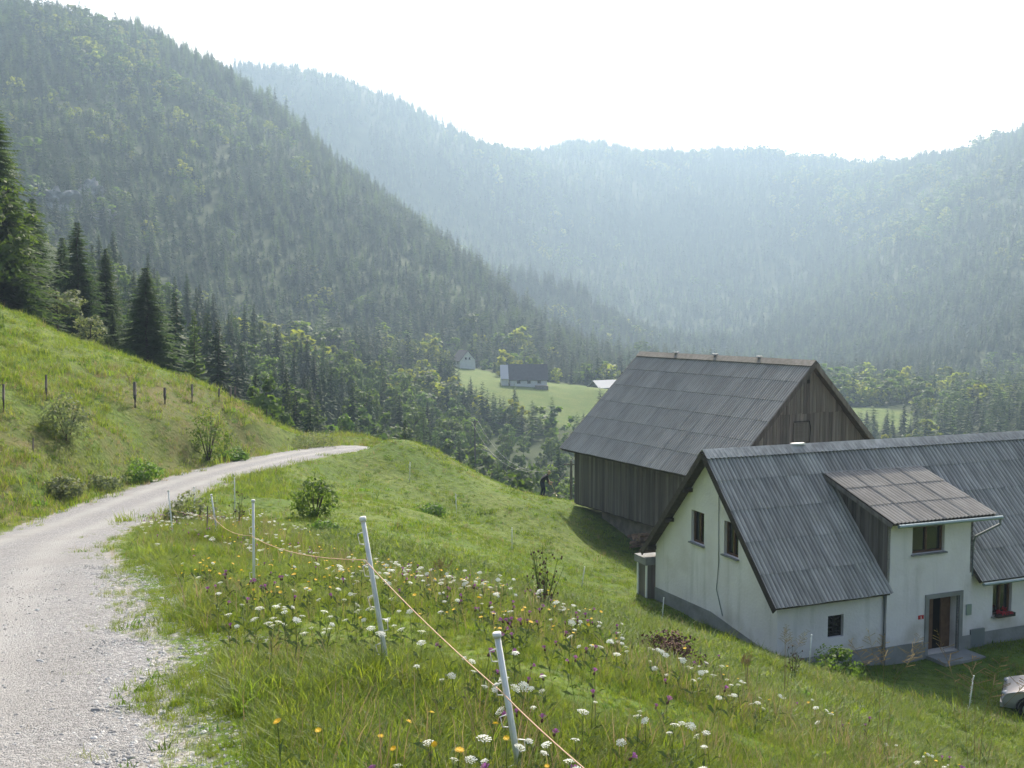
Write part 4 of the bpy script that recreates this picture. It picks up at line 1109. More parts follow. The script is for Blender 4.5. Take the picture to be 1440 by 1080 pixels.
for px, tp, bs, d, ln, lb in ((577, 650, 678, 54, -1, 'white pasture post highest up the slope near the road bend'), (641, 695, 723, 50, 1, 'white pasture post on the slope to the left of the scything person'),
        (720, 742, 775, 44, 0, 'white pasture post on the slope above the tall thistle'), (823, 797, 833, 40, -5, 'leaning white pasture post on the slope before the stone barn base'),
        (933, 840, 878, 36, -2, 'white pasture post beside the gable wall of the farmhouse'), (1140, 893, 937, 31, -2, 'white pasture post in front of the small barred window'),
        (1367, 950, 997, 29, -5, 'white pasture post beside the parked silver car')):
    white_post(px, tp, bs, d, ln, lb, grp, h=top_h(px, tp, bs, d, ln))
x, y, z = P(980, 1330, 4.4); wire_pts.insert(0, Vector((x, y, P(835, 1092, 4.4)[2])))
wire_pts[0] = Vector(P(835, 1092, 4.35))
wm = MB()
line = []
for a, b in zip(wire_pts[:-1], wire_pts[1:]):
    n = 10
    for i in range(n):
        t = i / n; p = a.lerp(b, t); p.z -= .10 * (b - a).length * .12 * 4 * t * (1 - t); line.append(p)
line.append(wire_pts[-1])
wm.tube(line, .0032, 6)
tag(wm.build('fence_wire', M['wire_orange'], None, True), 'thin orange and white electric fence wire strung between the white posts', 'wire')
# the dark stick beside the leaning post, and wooden posts along the bank
def wood_post(px, top, base, d, label, group='wooden posts along the bank', lean=0.0, r=.06):
    x, y, _ = P(px, base, d); z = Hz(x, y); h = max(.7, min(1.9, P(px, top, d)[2] - z))
    k = MB(); k.tube([(0, 0, -.3), (0, 0, h*.5), (.01, 0, h)], [r, r*.97, r*.9], 7)
    o = k.build('wooden_post', M['post_wood'], None, True); o.location = (x, y, z); o.rotation_euler = (random.uniform(-.04, .04), lean, random.uniform(0, 3))
    tag(o, label, 'fence post', group)
wood_post(290, 715, 745, 20.5, 'short dark stick leaning beside the white post at the road edge', None, -.1, .014)
for i, (px, tp, bs, d, ln, r) in enumerate(((5, 540, 577, 37, .02, .05), (65, 527, 562, 40, 0, .05), (190, 537, 568, 47.5, .03, .085), (232, 545, 568, 51, .05, .075), (270, 540, 566, 54.5, -.02, .06), (308, 546, 567, 58, .02, .06), (324, 545, 564, 59.5, 0, .06), (331, 543, 563, 60.5, 0, .055))):
    wood_post(px, tp, bs, d, ['eighth', 'seventh', 'sixth', 'fifth', 'fourth', 'third', 'second', 'first'][i] + ' weathered wooden post on the bank top, counted from the red soil end', 'wooden posts along the bank', ln, r)
wood_post(47, 617, 646, 34.5, 'thin wooden stake lower down the bank than the post row', None, .06, .03)

# ------------------------------------------------------------------ the person with the scythe-rake
def build_person():
    x, y, _ = P(762, 704, 64); z = Hz(x, y)
    e = empty('person', (x, y, z), .15, 'person in dark clothes bent forward, raking mown grass on the crest', 'person')
    J = {'pelvis': (0, 0, .92), 'waist': (.07, 0, 1.08), 'chest': (.24, 0, 1.28), 'neck': (.37, 0, 1.42), 'head0': (.42, 0, 1.47), 'head1': (.50, 0, 1.56),
         'hipL': (-.01, .10, .88), 'kneeL': (.07, .13, .48), 'ankL': (-.04, .14, .09), 'toeL': (.14, .15, .04),
         'hipR': (-.01, -.10, .88), 'kneeR': (.16, -.13, .49), 'ankR': (.10, -.14, .09), 'toeR': (.28, -.15, .04),
         'shL': (.31, .19, 1.32), 'elL': (.36, .25, 1.04), 'wrL': (.58, .12, .92), 'shR': (.31, -.19, 1.32), 'elR': (.34, -.25, 1.03), 'wrR': (.50, -.10, .82)}
    rad = {'pelvis': .155, 'waist': .145, 'chest': .165, 'neck': .06, 'head0': .07, 'head1': .095, 'hipL': .10, 'kneeL': .068, 'ankL': .048, 'toeL': .036, 'hipR': .10, 'kneeR': .068, 'ankR': .048, 'toeR': .036,
           'shL': .072, 'elL': .05, 'wrL': .034, 'shR': .072, 'elR': .05, 'wrR': .034}
    E = [('pelvis', 'waist'), ('waist', 'chest'), ('chest', 'neck'), ('neck', 'head0'), ('head0', 'head1'), ('pelvis', 'hipL'), ('hipL', 'kneeL'), ('kneeL', 'ankL'), ('ankL', 'toeL'), ('pelvis', 'hipR'), ('hipR', 'kneeR'), ('kneeR', 'ankR'), ('ankR', 'toeR'),
         ('chest', 'shL'), ('shL', 'elL'), ('elL', 'wrL'), ('chest', 'shR'), ('shR', 'elR'), ('elR', 'wrR')]
    J = dict(J); 
    for s, w, p in (('L', 'wrL', (.66, .08, .90)), ('R', 'wrR', (.58, -.06, .79))):
        J['palm'+s] = p; rad['palm'+s] = .036; E.append((w, 'palm'+s))
        dirv = (Vector(p) - Vector(J[w])).normalized()
        for k in range(4):                                   # four fingers curled round the handle
            off = Vector((0, 0, 1)) * (.03 - .02*k)
            a = Vector(p) + off + dirv*.02; b = a + dirv*.045 + Vector((0, -.02 if s == 'L' else .02, -.01)); c = b + Vector((-.01, -.03 if s == 'L' else .03, -.02))
            for q, pt in ((f'f{s}{k}a', a), (f'f{s}{k}b', b), (f'f{s}{k}c', c)): J[q] = tuple(pt); rad[q] = .0095
            E += [('palm'+s, f'f{s}{k}a'), (f'f{s}{k}a', f'f{s}{k}b'), (f'f{s}{k}b', f'f{s}{k}c')]
        t0 = Vector(p) - dirv*.01 + Vector((0, .03 if s == 'R' else -.03, .03)); t1 = t0 + dirv*.045
        J['t'+s+'a'] = tuple(t0); J['t'+s+'b'] = tuple(t1); rad['t'+s+'a'] = .011; rad['t'+s+'b'] = .0095; E += [('palm'+s, 't'+s+'a'), ('t'+s+'a', 't'+s+'b')]
    names = list(J); me = bpy.data.meshes.new('body')
    me.from_pydata([J[n] for n in names], [(names.index(a), names.index(b)) for a, b in E], [])
    tmp = bpy.data.objects.new('body_skeleton', me); COL.objects.link(tmp)
    tmp.modifiers.new('skin', 'SKIN')
    for i, n in enumerate(names):
        sv = me.skin_vertices[0].data[i]; k_ = 1.28 if rad[n] > .045 and 'head' not in n and n != 'neck' else 1.0; sv.radius = (rad[n]*k_, rad[n]*k_); sv.use_root = (n == 'pelvis')
    sd = tmp.modifiers.new('sub', 'SUBSURF'); sd.levels = 2; sd.render_levels = 2
    dg = bpy.context.evaluated_depsgraph_get(); ev = tmp.evaluated_get(dg)
    bm_ = bpy.data.meshes.new_from_object(ev); bpy.data.objects.remove(tmp)
    for m_ in (M['shirt'], M['trousers'], M['skin'], M['boot'], M['hair']): bm_.materials.append(m_)
    head_c = Vector((.49, 0, 1.55))
    for p in bm_.polygons:
        c = p.center; p.use_smooth = True
        wristy = c.x > .50 and c.z < 1.1 or (c.x > .40 and c.z < .98 and abs(c.y) > .05)
        if c.z < .13: p.material_index = 3
        elif wristy and c.z > .6: p.material_index = 2
        elif (c - head_c).length < .16 and c.z > 1.40 and c.x > .36: p.material_index = 2
        elif c.z < .96 and c.x < .45: p.material_index = 1
        else: p.material_index = 0
    body = link(bpy.data.objects.new('body', bm_), e)
    k = MB(); k.ellipsoid((.465, 0, 1.60), (.105, .098, .085), 12, 8); k.ellipsoid((.41, 0, 1.55), (.06, .09, .09), 10, 6); k.build('hair', M['hair'], e, True)
    k = MB(); k.ellipsoid((.575, 0, 1.515), (.02, .018, .025), 8, 5); 
    for s in (-1, 1): k.ellipsoid((.49, s*.095, 1.53), (.025, .012, .032), 8, 5)
    k.build('face_features', M['skin'], e, True)
    r = empty('hay_rake', (x, y, z), .15, 'long wooden hay rake held by the bent person', 'rake')
    k = MB(); k.tube([(.42, -.03, 1.18), (.60, -.01, .87), (.95, .05, .06)], .016, 6); k.build('handle', M['tool_wood'], r, True)
    k = MB(); k.beam((.93, -.32, .06), (.97, .40, .06), .03, .03); 
    for i in range(12): k.tube([(.935 + i*.003, -.30 + i*.06, .06), (.95 + i*.003, -.30 + i*.06, -.03)], .006, 4)
    k.build('head', M['tool_wood'], r)
build_person()

# ------------------------------------------------------------------ the parked car
def build_car():
    x, y = 17.35, 29.7; z = Hz(x, y) + .02
    c = empty('parked_car', (x, y, z), math.radians(151), 'silver car parked on the grass below the farmhouse, only its front in view', 'car')
    # side outline (front is +x), widened and tapered towards the roof
    low = [(-2.1, .30), (-2.15, .62), (-2.05, .88), (-1.2, .95), (.75, .93), (1.55, .86), (2.0, .72), (2.12, .50), (2.08, .26)]
    k = MB(); n = len(low); prof = [(-.80, .90), (-.83, .97), (-.76, 1.0), (.76, 1.0), (.83, .97), (.80, .90)]
    rows = []
    for yy, sc in prof:
        rows.append([(px_ * (1 if abs(yy) < .8 else .985), yy, .26 + (pz - .26) * sc) for px_, pz in low])
    b = 0
    for r_ in rows: k.v += r_
    for i in range(len(rows)-1):
        for j in range(n-1): k.f.append((i*n+j, i*n+j+1, (i+1)*n+j+1, (i+1)*n+j)); k.m.append(0)
    for i in (0, len(rows)-1): k.f.append(tuple(range(i*n, i*n+n)) if i else tuple(range(n))[::-1]); k.m.append(0)
    k.f.append(tuple(i*n for i in range(len(rows)))); k.m.append(0); k.f.append(tuple(i*n+n-1 for i in range(len(rows)))[::-1]); k.m.append(0)
    bo = k.build('body', M['car_paint'], c, True)
    bv = bo.modifiers.new('bevel', 'BEVEL'); bv.width = .05; bv.segments = 3; bv.limit_method = 'ANGLE'
    k = MB(); bt = [(-1.75, .92), (.85, .92)]; tp = [(-1.35, 1.44), (-.05, 1.46)]
    v = [(bt[0][0], -.74, .92), (bt[1][0], -.74, .92), (bt[1][0], .74, .92), (bt[0][0], .74, .92), (tp[0][0], -.56, 1.40), (tp[1][0], -.56, 1.42), (tp[1][0], .56, 1.42), (tp[0][0], .56, 1.40)]
    k.add(v, [(0, 1, 5, 4), (1, 2, 6, 5), (2, 3, 7, 6), (3, 0, 4, 7)]); k.build('window_glass', M['glass'], c)
    k = MB(); k.box(-1.42, .0, -.57, .57, 1.405, 1.47)
    for s in (-1, 1):
        k.tube([(.88, s*.74, .92), (-.03, s*.57, 1.44)], .035, 6); k.tube([(-1.78, s*.74, .92), (-1.38, s*.57, 1.42)], .05, 6); k.tube([(-.45, s*.745, .92), (-.5, s*.575, 1.42)], .035, 6)
    ro = k.build('roof', M['car_paint'], c); bv = ro.modifiers.new('bevel', 'BEVEL'); bv.width = .02; bv.segments = 2
    for wx in (-1.30, 1.32):
        for s in (-1, 1):
            k = MB(); cc = [(.31*math.cos(a), .31*math.sin(a)) for a in np.linspace(0, 2*math.pi, 20, endpoint=False)]
            k.tube([(wx, s*.62, .30), (wx, s*.84, .30)], .31, 24); w = k.build('wheel', M['rubber'], c, False)
            k = MB(); k.tube([(wx, s*.835, .30), (wx, s*.85, .30)], .20, 20)
            for q in range(5):
                a = q * 2 * math.pi / 5; k.beam((wx, s*.855, .30), (wx + .19*math.cos(a), s*.855, .30 + .19*math.sin(a)), .05, .02, up=(0, s, 0))
            k.build('rim', M['alloy'], w)
            k = MB()
            arch = [(wx + .37*math.cos(a), .30 + .37*math.sin(a)) for a in np.linspace(-.25, math.pi + .25, 17)]
            k.tube([(ax, s*.825, az) for ax, az in arch], .03, 6, cap=True); k.build('wheel_arch', M['dark'], c, True)
    for s in (-1, 1):
        k = MB(); k.ellipsoid((2.0, s*.62, .66), (.12, .16, .08), 12, 8); k.build('headlight', M['lamp_glass'], c, True)
        k = MB(); k.ellipsoid((.55, s*.92, .98), (.07, .10, .07), 10, 7); k.build('mirror', M['car_paint'], c, True)
    k = MB(); k.box(2.06, 2.14, -.45, .45, .36, .52); k.build('grille', M['dark'], c)
    k = MB(); k.box(2.03, 2.15, -.80, .80, .26, .40); bp_ = k.build('bumper', M['car_paint'], c)
build_car()

# power line down in the valley
pa = P(803, 700, 80); pb = P(668, 640, 150)
pole_tops = []
for (x, y, _), top, lb in ((pa, P(803, 648, 80)[2], 'grey wooden power pole in the trees beside the barn'), (pb, P(668, 590, 150)[2], 'grey wooden power pole among the valley trees')):
    z = Hz(x, y); k = MB(); k.tube([(0, 0, -1), (0, 0, top - z)], [.14, .10], 8); k.beam((-.6, 0, top - z - .3), (.6, 0, top - z - .3), .1, .1)
    o = k.build('power_pole', M['post_wood']); o.location = (x, y, z); tag(o, lb, 'power pole'); pole_tops.append(Vector((x, y, top - .25)))
for s, lb in ((-.5, 'power cable slung from the left arm of the two poles'), (.5, 'power cable slung from the right arm of the two poles')):
    a = pole_tops[0] + Vector((s, 0, 0)); b = pole_tops[1] + Vector((s, 0, 0)); k = MB()
    k.tube([a.lerp(b, t) - Vector((0, 0, 4 * 3.2 * t * (1-t))) for t in np.linspace(0, 1, 16)], .010, 5)
    tag(k.build('power_cable', M['wire']), lb, 'cable')

# ------------------------------------------------------------------ shrubs and tall weeds
def bush(name, px, base, d, h, w, kind_mat, label, cat='bush', seed=0, leaf=.045, clumps=34, per=36, twigs=9):
    x, y, _ = P(px, base, d); z = Hz(x, y)
    e = empty(name, (x, y, z - .03), random.uniform(0, 6), label, cat)
    V, F = leafy_crown(h, w, clumps, per, leaf, seed, base=.02, spread=.42)
    link(bpy.data.objects.new('foliage', np_mesh('foliage', V, F, M[kind_mat])), e)
    k = MB(); g = random.Random(seed)
    for i in range(twigs):
        a = g.uniform(0, 6.28); k.tube([(0, 0, -.1), (math.cos(a)*w*.3, math.sin(a)*w*.3, h*.45), (math.cos(a)*w*.6, math.sin(a)*w*.6, h*.85)], [.025*h/2, .016*h/2, .005], 5)
    k.build('stems', M['bark'], e)
    return e
bush('bush', 293, 632, 50, 2.6, 1.05, 'weed', 'rounded green bush growing on the road bank below the wooden posts', seed=1)
bush('bush', 443, 712, 33, 1.45, .75, 'weed', 'dark green bush at the right edge of the road', seed=2)
bush('bush', 95, 610, 38, 1.7, .9, 'leaf_grey', 'airy shrub on the bank under the row of wooden posts', seed=3)
bush('bush', 84, 660, 34, .6, .75, 'leaf_grey', 'low grey-green bush at the foot of the bank', seed=4)
bush('bush', 140, 652, 37.5, .45, .8, 'leaf_grey', 'spreading grey-green weeds between two bushes at the bank foot', seed=5)
bush('bush', 198, 648, 41, .9, .8, 'weed', 'small leafy bush at the bank foot nearest the rounded bush', seed=6)
bush('bush', 325, 640, 52, .6, .8, 'weed', 'low weed clump beside the road below the reddish soil', seed=7)
bush('bush', 440, 640, 62, .9, 1.6, 'leaf_grey', 'pale grassy shrub at the inside of the road bend', seed=8)
bush('bush', 1180, 940, 30.5, .8, .8, 'weed', 'young green weeds growing against the farmhouse plinth', seed=9)
bush('bush', 270, 712, 27, 1.0, .7, 'leaf_grey', 'feathery tall weeds between road and small white post', seed=10, leaf=.04)
bush('heather_clump', 940, 960, 15.5, .55, .55, 'brownhead', 'reddish brown heather-like clump in the flower meadow', 'plant', seed=11, leaf=.022)
bush('grass_tussock', 685, 868, 17, .38, .55, 'weed', 'dark green tussock in the mown slope left of the thistle', 'tussock', seed=12, leaf=.035)
bush('grass_tussock', 455, 735, 28, .35, .5, 'weed', 'small dark tussock just below the roadside bush', 'tussock', seed=13, leaf=.035)
bush('grass_tussock', 605, 735, 42, .45, .7, 'weed', 'dark tussock near the crest of the mown slope', 'tussock', seed=14, leaf=.04)

def thistle(px, base, d, h, n, label, seed):
    x, y, _ = P(px, base, d); z = Hz(x, y); g = random.Random(seed)
    e = empty('thistle_plant', (x, y, z), 0, label, 'thistle')
    st = MB(); hd = MB(); lv_c = []; 
    for i in range(n):
        a = g.uniform(0, 6.28); sp = g.uniform(.05, .32)*h; hh = h*g.uniform(.6, 1.0)
        p1 = Vector((math.cos(a)*sp*.4, math.sin(a)*sp*.4, hh*.5)); p2 = Vector((math.cos(a)*sp, math.sin(a)*sp, hh))
        st.tube([(0, 0, -.05), p1, p2], [.009, .007, .004], 5)
        for q in range(5):
            t = g.uniform(.35, 1.0); c = Vector((0, 0, 0)).lerp(p1, min(1, t*2)) if t < .5 else p1.lerp(p2, (t-.5)*2)
            b = g.uniform(0, 6.28); tip = c + Vector((math.cos(b)*.12, math.sin(b)*.12, .10))
            st.tube([c, tip], .003, 4); hd.ellipsoid(tip, (.016, .016, .022), 6, 4)
        for q in range(9):
            t = g.uniform(.1, .8); c = Vector((0, 0, 0)).lerp(p2, t); lv_c.append((c, g.uniform(0, 6.28), g.uniform(.07, .16)*(1.2-t)))
    st.build('stems', M['stem'], e); hd.build('flower_heads', M['brownhead'], e)
    lm = MB()
    for c, b, s in lv_c:
        dv = Vector((math.cos(b), math.sin(b), .25)); sd = Vector((-math.sin(b), math.cos(b), 0))
        lm.add([c, c + dv*s*.5 + sd*s*.18, c + dv*s, c + dv*s*.5 - sd*s*.18], [(0, 1, 2, 3)])
    lm.build('leaves', M['weed'], e)
thistle(765, 872, 17, 1.45, 13, 'tall branching thistle with many small heads on the slope', 3)
thistle(335, 735, 24, .95, 5, 'slim dry thistle stalks beside the leaning roadside post', 4)
thistle(1115, 925, 22, 1.0, 6, 'leggy yellowish weed before the gable corner of the farmhouse', 5)

def plume(px, top, d, n, label, seed):
    x, y, zt = P(px, top, d); z = Hz(x, y); h = min(1.9, max(.6, zt - z)); g = random.Random(seed)
    e = empty('plume_grass', (x, y, z), 0, label, 'grass'); st = MB(); hd = MB()
    for i in range(n):
        a = g.uniform(0, 6.28); s = g.uniform(.05, .3)*h
        p = [Vector((0, 0, -.03)), Vector((math.cos(a)*s*.3, math.sin(a)*s*.3, h*.6)), Vector((math.cos(a)*s, math.sin(a)*s, h*g.uniform(.85, 1)))]
        st.tube(p, [.0022, .0018, .001], 4)
        for q in range(16):
            c = p[1].lerp(p[2], .35 + .65*q/16); b = g.uniform(0, 6.28); L2 = .09*(1 - q/22)*h
            hd.tube([c, c + Vector((math.cos(b)*L2, math.sin(b)*L2, L2*.5))], [.0014, .003], 4)
    st.build('stalks', M['grass_dry'], e); hd.build('seed_heads', M['grass_dry'], e)
plume(1050, 925, 13.5, 9, 'tall feathery grass clump on the slope above the small barred window', 1)
plume(1378, 885, 7.5, 4, 'arching dry plume grass standing before the farmhouse door', 2)
plume(1105, 875, 16, 6, 'pale feathery grass in front of the gable corner of the farmhouse', 4)
plume(1245, 868, 10, 5, 'thin dry grass stalks reaching up before the dormer wall', 5)
plume(620, 782, 16, 10, 'brownish dry grass stalks beside the dark tussock', 3)

# ------------------------------------------------------------------ grass, flowers, loose stones
def tuft(name, n, h, spread, w, seed, m, curl=.5, segs=3):
    g = np.random.default_rng(seed); V = []; F = []
    for i in range(n):
        a = g.uniform(0, 6.28); r = spread*math.sqrt(g.uniform(0, 1)); bx, by = r*math.cos(a), r*math.sin(a)
        hh = h*g.uniform(.45, 1.1); a2 = g.uniform(0, 6.28); le = hh*curl*g.uniform(.3, 1.2); ww = w*g.uniform(.7, 1.3)
        b0 = len(V)
        for q in range(segs + 1):
            t = q/segs; cx = bx + math.cos(a2)*le*t*t; cy_ = by + math.sin(a2)*le*t*t; cz = hh*t*(1 - .22*t*curl) - .02
            k = ww*(1 - t**1.6)*.5 + .0006
            V += [(cx - math.sin(a2)*k, cy_ + math.cos(a2)*k, cz), (cx + math.sin(a2)*k, cy_ - math.cos(a2)*k, cz)]
            if q: F.append((b0+2*q-2, b0+2*q-1, b0+2*q+1, b0+2*q))
    return proto(name, np_mesh(name, V, F, m))
tall = [tuft('tall_tuft', 26, .20, .11, .0050, 200+i, M['grass'], .7) for i in range(3)] + [tuft('leafy_tuft', 14, .15, .09, .020, 210, M['weed'], .9)] + [tuft('dry_tuft', 6, .38, .07, .0035, 220, M['grass_dry'], .5)]
mown = [tuft('mown_tuft', 16, .13, .10, .008, 230+i, M['grass_mown'], .9) for i in range(3)] + [tuft('clover_tuft', 12, .09, .1, .022, 240, M['weed'], 1.0)]
farg = [tuft('far_tuft', 14, .24, .22, .022, 250+i, M['grass_mown'], .8, 2) for i in range(2)] + [tuft('far_tall_tuft', 14, .42, .22, .018, 260, M['grass'], .6, 2), tuft('far_dry_tuft', 10, .45, .18, .013, 270, M['grass_dry'], .5, 2), tuft('far_weed_tuft', 12, .26, .2, .045, 275, M['weed'], .9, 2)]
def side(x, y):
    """positive in the uncut flower strip between the road and the wire"""
    xr = np.interp(y, RC[:, 1], RC[:, 0])
    lim = np.interp(y, [0, 3, 5.2, 7, 13, 21, 24, 34, 60], [9, 5.0, 4.0, 3.2, .6, -3.6, -5.2, -8.6, -13])
    return lim - x
def sow():
    ring = [(0, 2.6, 9, 400), (0, 9, 16, 170), (0, 16, 28, 75), (1, 28, 48, 26), (1, 48, 78, 13)]
    for lv, d0, d1, dens in ring:
        a0 = -.60 if lv else -.58
        n = int(dens * .5*(d1**2 - d0**2)*1.16)
        x, y = view_points(n, d0, d1, a0, .58)
        rd = road_dist(x, y)
        edge = 2.05 + vnoise(x, y, 1.7, 21)*.16 + vnoise(x, y, .5, 22)*.16
        verge = np.clip((rd - edge + .15) / .75, 0, 1)**1.2
        patch = (vnoise(x, y, .55, 41) > .42) & (rd > 1.35)
        keep = (rng.uniform(0, 1, n) < verge) | (patch & (rng.uniform(0, 1, n) < .35))
        # keep clear of the buildings
        u = (x - HX)*math.cos(HA) + (y - HY)*math.sin(HA); v = -(x - HX)*math.sin(HA) + (y - HY)*math.cos(HA)
        keep &= ~((u > -.1) & (u < 17.2) & (v > -.15) & (v < 8.2)); keep &= ~((u > 6.3) & (u < 8.4) & (v > -1.1) & (v < 0))
        u2 = (x - BX)*math.cos(BA) + (y - BY)*math.sin(BA); v2 = -(x - BX)*math.sin(BA) + (y - BY)*math.cos(BA)
        keep &= ~((u2 > .6) & (u2 < 11.4) & (v2 > .4) & (v2 < 14.5))
        x = x[keep]; y = y[keep]; rd = rd[keep]; n = len(x); z = H(x, y)
        xr = np.interp(y, RC[:, 1], RC[:, 0]); left = x < xr
        sd = side(x, y); wild = (sd > rng.normal(0, .5, n)) | (left & (rd < 10) & (y > 8))
        wild |= (y < 25) & (x > 0) & (vnoise(x, y, 4, 42) > .0) & (rng.uniform(0, 1, n) < .75)
        wild |= (y < 30) & (x > 3) & (rng.uniform(0, 1, n) < .55)
        ru = rng.uniform(0, 1, n); lush = .75 + .45*vnoise(x, y, 1.6, 43) + .25*vnoise(x, y, .5, 44)
        if lv == 0:
            dry = ru < np.clip(.05 + .07*vnoise(x, y, 2.5, 45), .01, .3); weed = (~dry) & (ru > .84)
            kt = np.where(dry, 4, np.where(weed, 3, rng.integers(0, 3, n))); km = np.where(ru > .82, 3, rng.integers(0, 3, n))
            idx = np.where(wild, kt, 5 + km); sc = np.where(wild, rng.uniform(.5, 1.1, n)*lush, rng.uniform(.6, 1.35, n)*(.8 + .5*lush))
            sc *= np.where(rd < 2.6, .5, 1) * (1 + (y > 9)*.25 + (y > 16)*.35)
            protos = tall + mown
        else:
            dry = ru < np.where(left & (rd < 9), .28, .06); weed = (~dry) & (ru > .88)
            idx = np.where(dry, 3, np.where(weed, 4, np.where(wild & (ru > .3), 2, rng.integers(0, 2, n))))
            sc = rng.uniform(.55, 1.15, n)*lush*(1 + .25*(d0 > 40)) * np.where(wild, 1, .8)
            protos = farg
        s3 = np.stack([sc*rng.uniform(.85, 1.3, n), sc*rng.uniform(.85, 1.3, n), sc], 1)
        scatter('meadow_grass', np.stack([x, y, z], 1), rng.uniform(0, 6.28, n), s3, idx, protos,
                {0: 'green meadow grass', 1: 'short pasture grass'}[lv] + f' covering the slope {"beside the road" if d1 < 10 else "below the road" if d1 < 20 else "further down" if d1 < 30 else "across the pasture and bank" if d1 < 50 else "along the crest and upper meadow"}', 'grass', tilt=rng.normal(0, .14, (n, 2)))
sow()

def flower_meshes():
    def umbel(seed, n=26, r=.042):
        g = random.Random(seed); k = MB()
        for i in range(n):
            a = i*2.4; q = r*math.sqrt((i+.5)/n); c = (q*math.cos(a), q*math.sin(a), .012*(1 - (q/r)**2) + g.uniform(-.003, .003))
            s = .0085*g.uniform(.7, 1.2); t = [(c[0] + s*math.cos(b), c[1] + s*math.sin(b), c[2] + g.uniform(-.002, .002)) for b in np.linspace(0, 6.28, 5, endpoint=False)]
            k.add(t, [tuple(range(5))])
        for i in range(7): a = i*.9; k.add([(0, 0, -.035), (r*.7*math.cos(a), r*.7*math.sin(a), 0), (r*.7*math.cos(a+.12), r*.7*math.sin(a+.12), 0)], [(0, 1, 2)])
        return k.mesh('flower_head', M['umbel'])
    def daisy(m, r, n=12, rise=.004):
        k = MB()
        for q in range(2):
            for i in range(n):
                a = i*2*math.pi/n + q*.26; b = .22; rr = r*(1 - .3*q)
                k.add([(0, 0, .002+q*.004), (rr*.7*math.cos(a-b), rr*.7*math.sin(a-b), rise+q*.005), (rr*math.cos(a), rr*math.sin(a), rise*1.5+q*.005), (rr*.7*math.cos(a+b), rr*.7*math.sin(a+b), rise+q*.005)], [(0, 1, 2, 3)])
        return k.mesh('flower_head', m)
    def knap():
        k = MB(); g = random.Random(2); k.ellipsoid((0, 0, -.012), (.009, .009, .013), 7, 5, 1)
        for i in range(30):
            a = g.uniform(0, 6.28); t = g.uniform(.1, 1); d = Vector((math.cos(a)*t, math.sin(a)*t, .8)).normalized()*.030; s = Vector((-math.sin(a), math.cos(a), 0))*.0028
            k.add([(0, 0, 0), d - s, d + s], [(0, 1, 2)])
        return k.mesh('flower_head', [M['purple'], M['brownhead']])
    return [umbel(1), umbel(2, 30, .05), umbel(3, 20, .035)], [daisy(M['yellow'], .020), daisy(M['yellow'], .016, 10)], [knap()]
UM, YE, PU = flower_meshes()
def stem_mesh(h):
    k = MB(); k.tube([(0, 0, -.03), (.01*h, 0, h*.5), (0, 0, h)], [.0024, .002, .0016], 4)
    for a in (0.5, 2.6, 4.4):
        z = h*(.2 + a*.07); k.add([(0, 0, z), (.05*math.cos(a), .05*math.sin(a), z+.05), (.09*math.cos(a), .09*math.sin(a), z+.045), (.05*math.cos(a+.35), .05*math.sin(a+.35), z+.03)], [(0, 1, 2, 3)])
    return k.mesh('stem', M['stem'])
STEMS = {h: stem_mesh(h) for h in (.22, .30, .38, .46)}
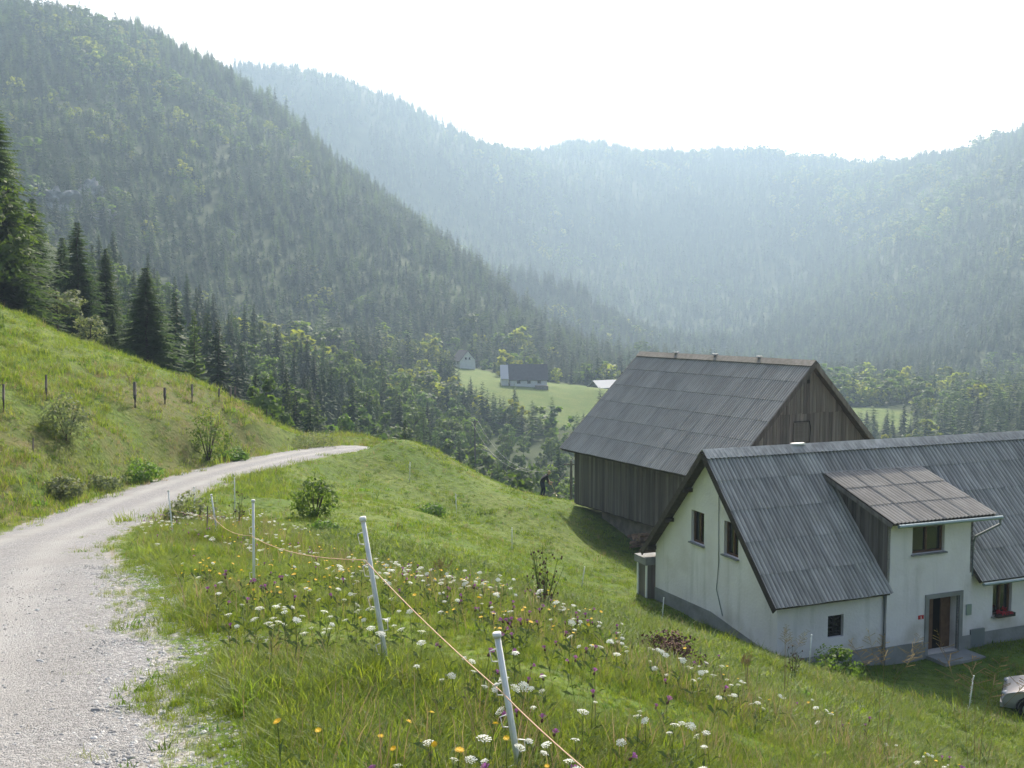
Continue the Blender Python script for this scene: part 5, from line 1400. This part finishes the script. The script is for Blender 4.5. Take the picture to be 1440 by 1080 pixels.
def flowers():
    spec = [('umbel_flower', UM, 'white lacy umbel flower on a thin stem in the uncut meadow', 'white umbel flowers of the meadow', 290, (.22, .30, .38), .58, .8),
            ('yellow_flower', YE, 'small yellow composite flower in the uncut meadow', 'yellow flowers of the meadow', 140, (.22, .30, .38), 1.0, 0),
            ('purple_flower', PU, 'purple knapweed flower head in the uncut meadow', 'purple flowers of the meadow', 120, (.22, .30, .38), .95, 0)]
    stuff_pts = []; stuff_idx = []
    for ti, (nm, heads, lb, gp, cnt, hs, sc, _) in enumerate(spec):
        x, y = view_points(14000, 4.0, 30, -.40, .56)
        sd = side(x, y); rd = road_dist(x, y)
        cl = vnoise(x, y, 1.5, 60+ti) + .6*vnoise(x, y, .6, 65+ti)
        ok = (rd > 2.7) & (x > np.interp(y, RC[:, 1], RC[:, 0])) & (cl > (-.05 if ti == 0 else .15)) & ((sd > -.3) | ((y < 21) & (x > 0) & (rng.uniform(0, 1, len(x)) < (.30 if ti != 1 else .25))))
        x, y = x[ok], y[ok]; o = np.argsort(y + rng.uniform(0, 4, len(y))); x, y = x[o], y[o]
        # an even thinning: the nearest are things, the rest are one mass
        step = 2 if ti == 0 else 4
        x, y = x[::step], y[::step]; z = H(x, y)
        for i in range(min(cnt, len(x))):
            h = random.choice(hs); s = random.uniform(.8, 1.3)*sc
            e = empty(nm, (x[i], y[i], z[i]), random.uniform(0, 6.28), lb, 'flower', gp); e.rotation_euler = (random.gauss(0, .14), random.gauss(0, .14), random.uniform(0, 6.28))
            link(bpy.data.objects.new('stem', STEMS[h]), e)
            hd = link(bpy.data.objects.new('flower_head', random.choice(heads)), e); hd.location = (0, 0, h); hd.scale = (s, s, s); hd.rotation_euler = (random.gauss(0, .25), random.gauss(0, .25), random.uniform(0, 6.28))
        x, y, z = x[cnt:], y[cnt:], z[cnt:]
        thin = (side(x, y) > .2) & (rng.uniform(0, 1, len(x)) < .45); x, y, z = x[thin], y[thin], z[thin]
        stuff_pts.append(np.stack([x, y, z + rng.uniform(.28, .45, len(x))], 1)); stuff_idx.append(np.full(len(x), ti))
    pp = np.concatenate(stuff_pts); ii = np.concatenate(stuff_idx); n = len(pp)
    sc = rng.uniform(.6, 1.0, n)
    scatter('distant_flowers', pp, rng.uniform(0, 6.28, n), np.stack([sc]*3, 1), ii, [proto('umbel_head', UM[0]), proto('yellow_head', YE[0]), proto('purple_head', PU[0])], 'mass of small white, yellow and purple flowers further down the meadow', 'flowers', tilt=rng.normal(0, .2, (n, 2)))
flowers()

def stones():
    x, y = view_points(60000, 3, 16, -.62, .0); rd = road_dist(x, y)
    w = np.where(rd < 1.7, .10, 1.0); ok = (rd < 3.1) & (rng.uniform(0, 1, len(x)) < w)
    x, y, rd = x[ok], y[ok], rd[ok]; edge = 2.05 + vnoise(x, y, 1.7, 21)*.16 + vnoise(x, y, .5, 22)*.16
    z = H(x, y) + np.clip(np.clip((edge - rd)/.5, -1, 1)*.045, 0, 1)
    pr = []
    for s in range(3):
        k = MB(); k.ellipsoid((0, 0, 0), (1, .8, .6), 6, 4); g = random.Random(s)
        k.v = [(a*g.uniform(.8, 1.2), b*g.uniform(.8, 1.2), c*g.uniform(.8, 1.2)) for a, b, c in k.v]; pr.append(proto('stone', k.mesh('stone', M['pebble'])))
    sc = .008*np.exp(rng.normal(0, .45, len(x)))
    scatter('loose_gravel', np.stack([x, y, z], 1), rng.uniform(0, 6.28, len(x)), np.stack([sc]*3, 1), rng.integers(0, 3, len(x)), pr, 'loose pale gravel stones strewn over the road edge', 'gravel')
stones()
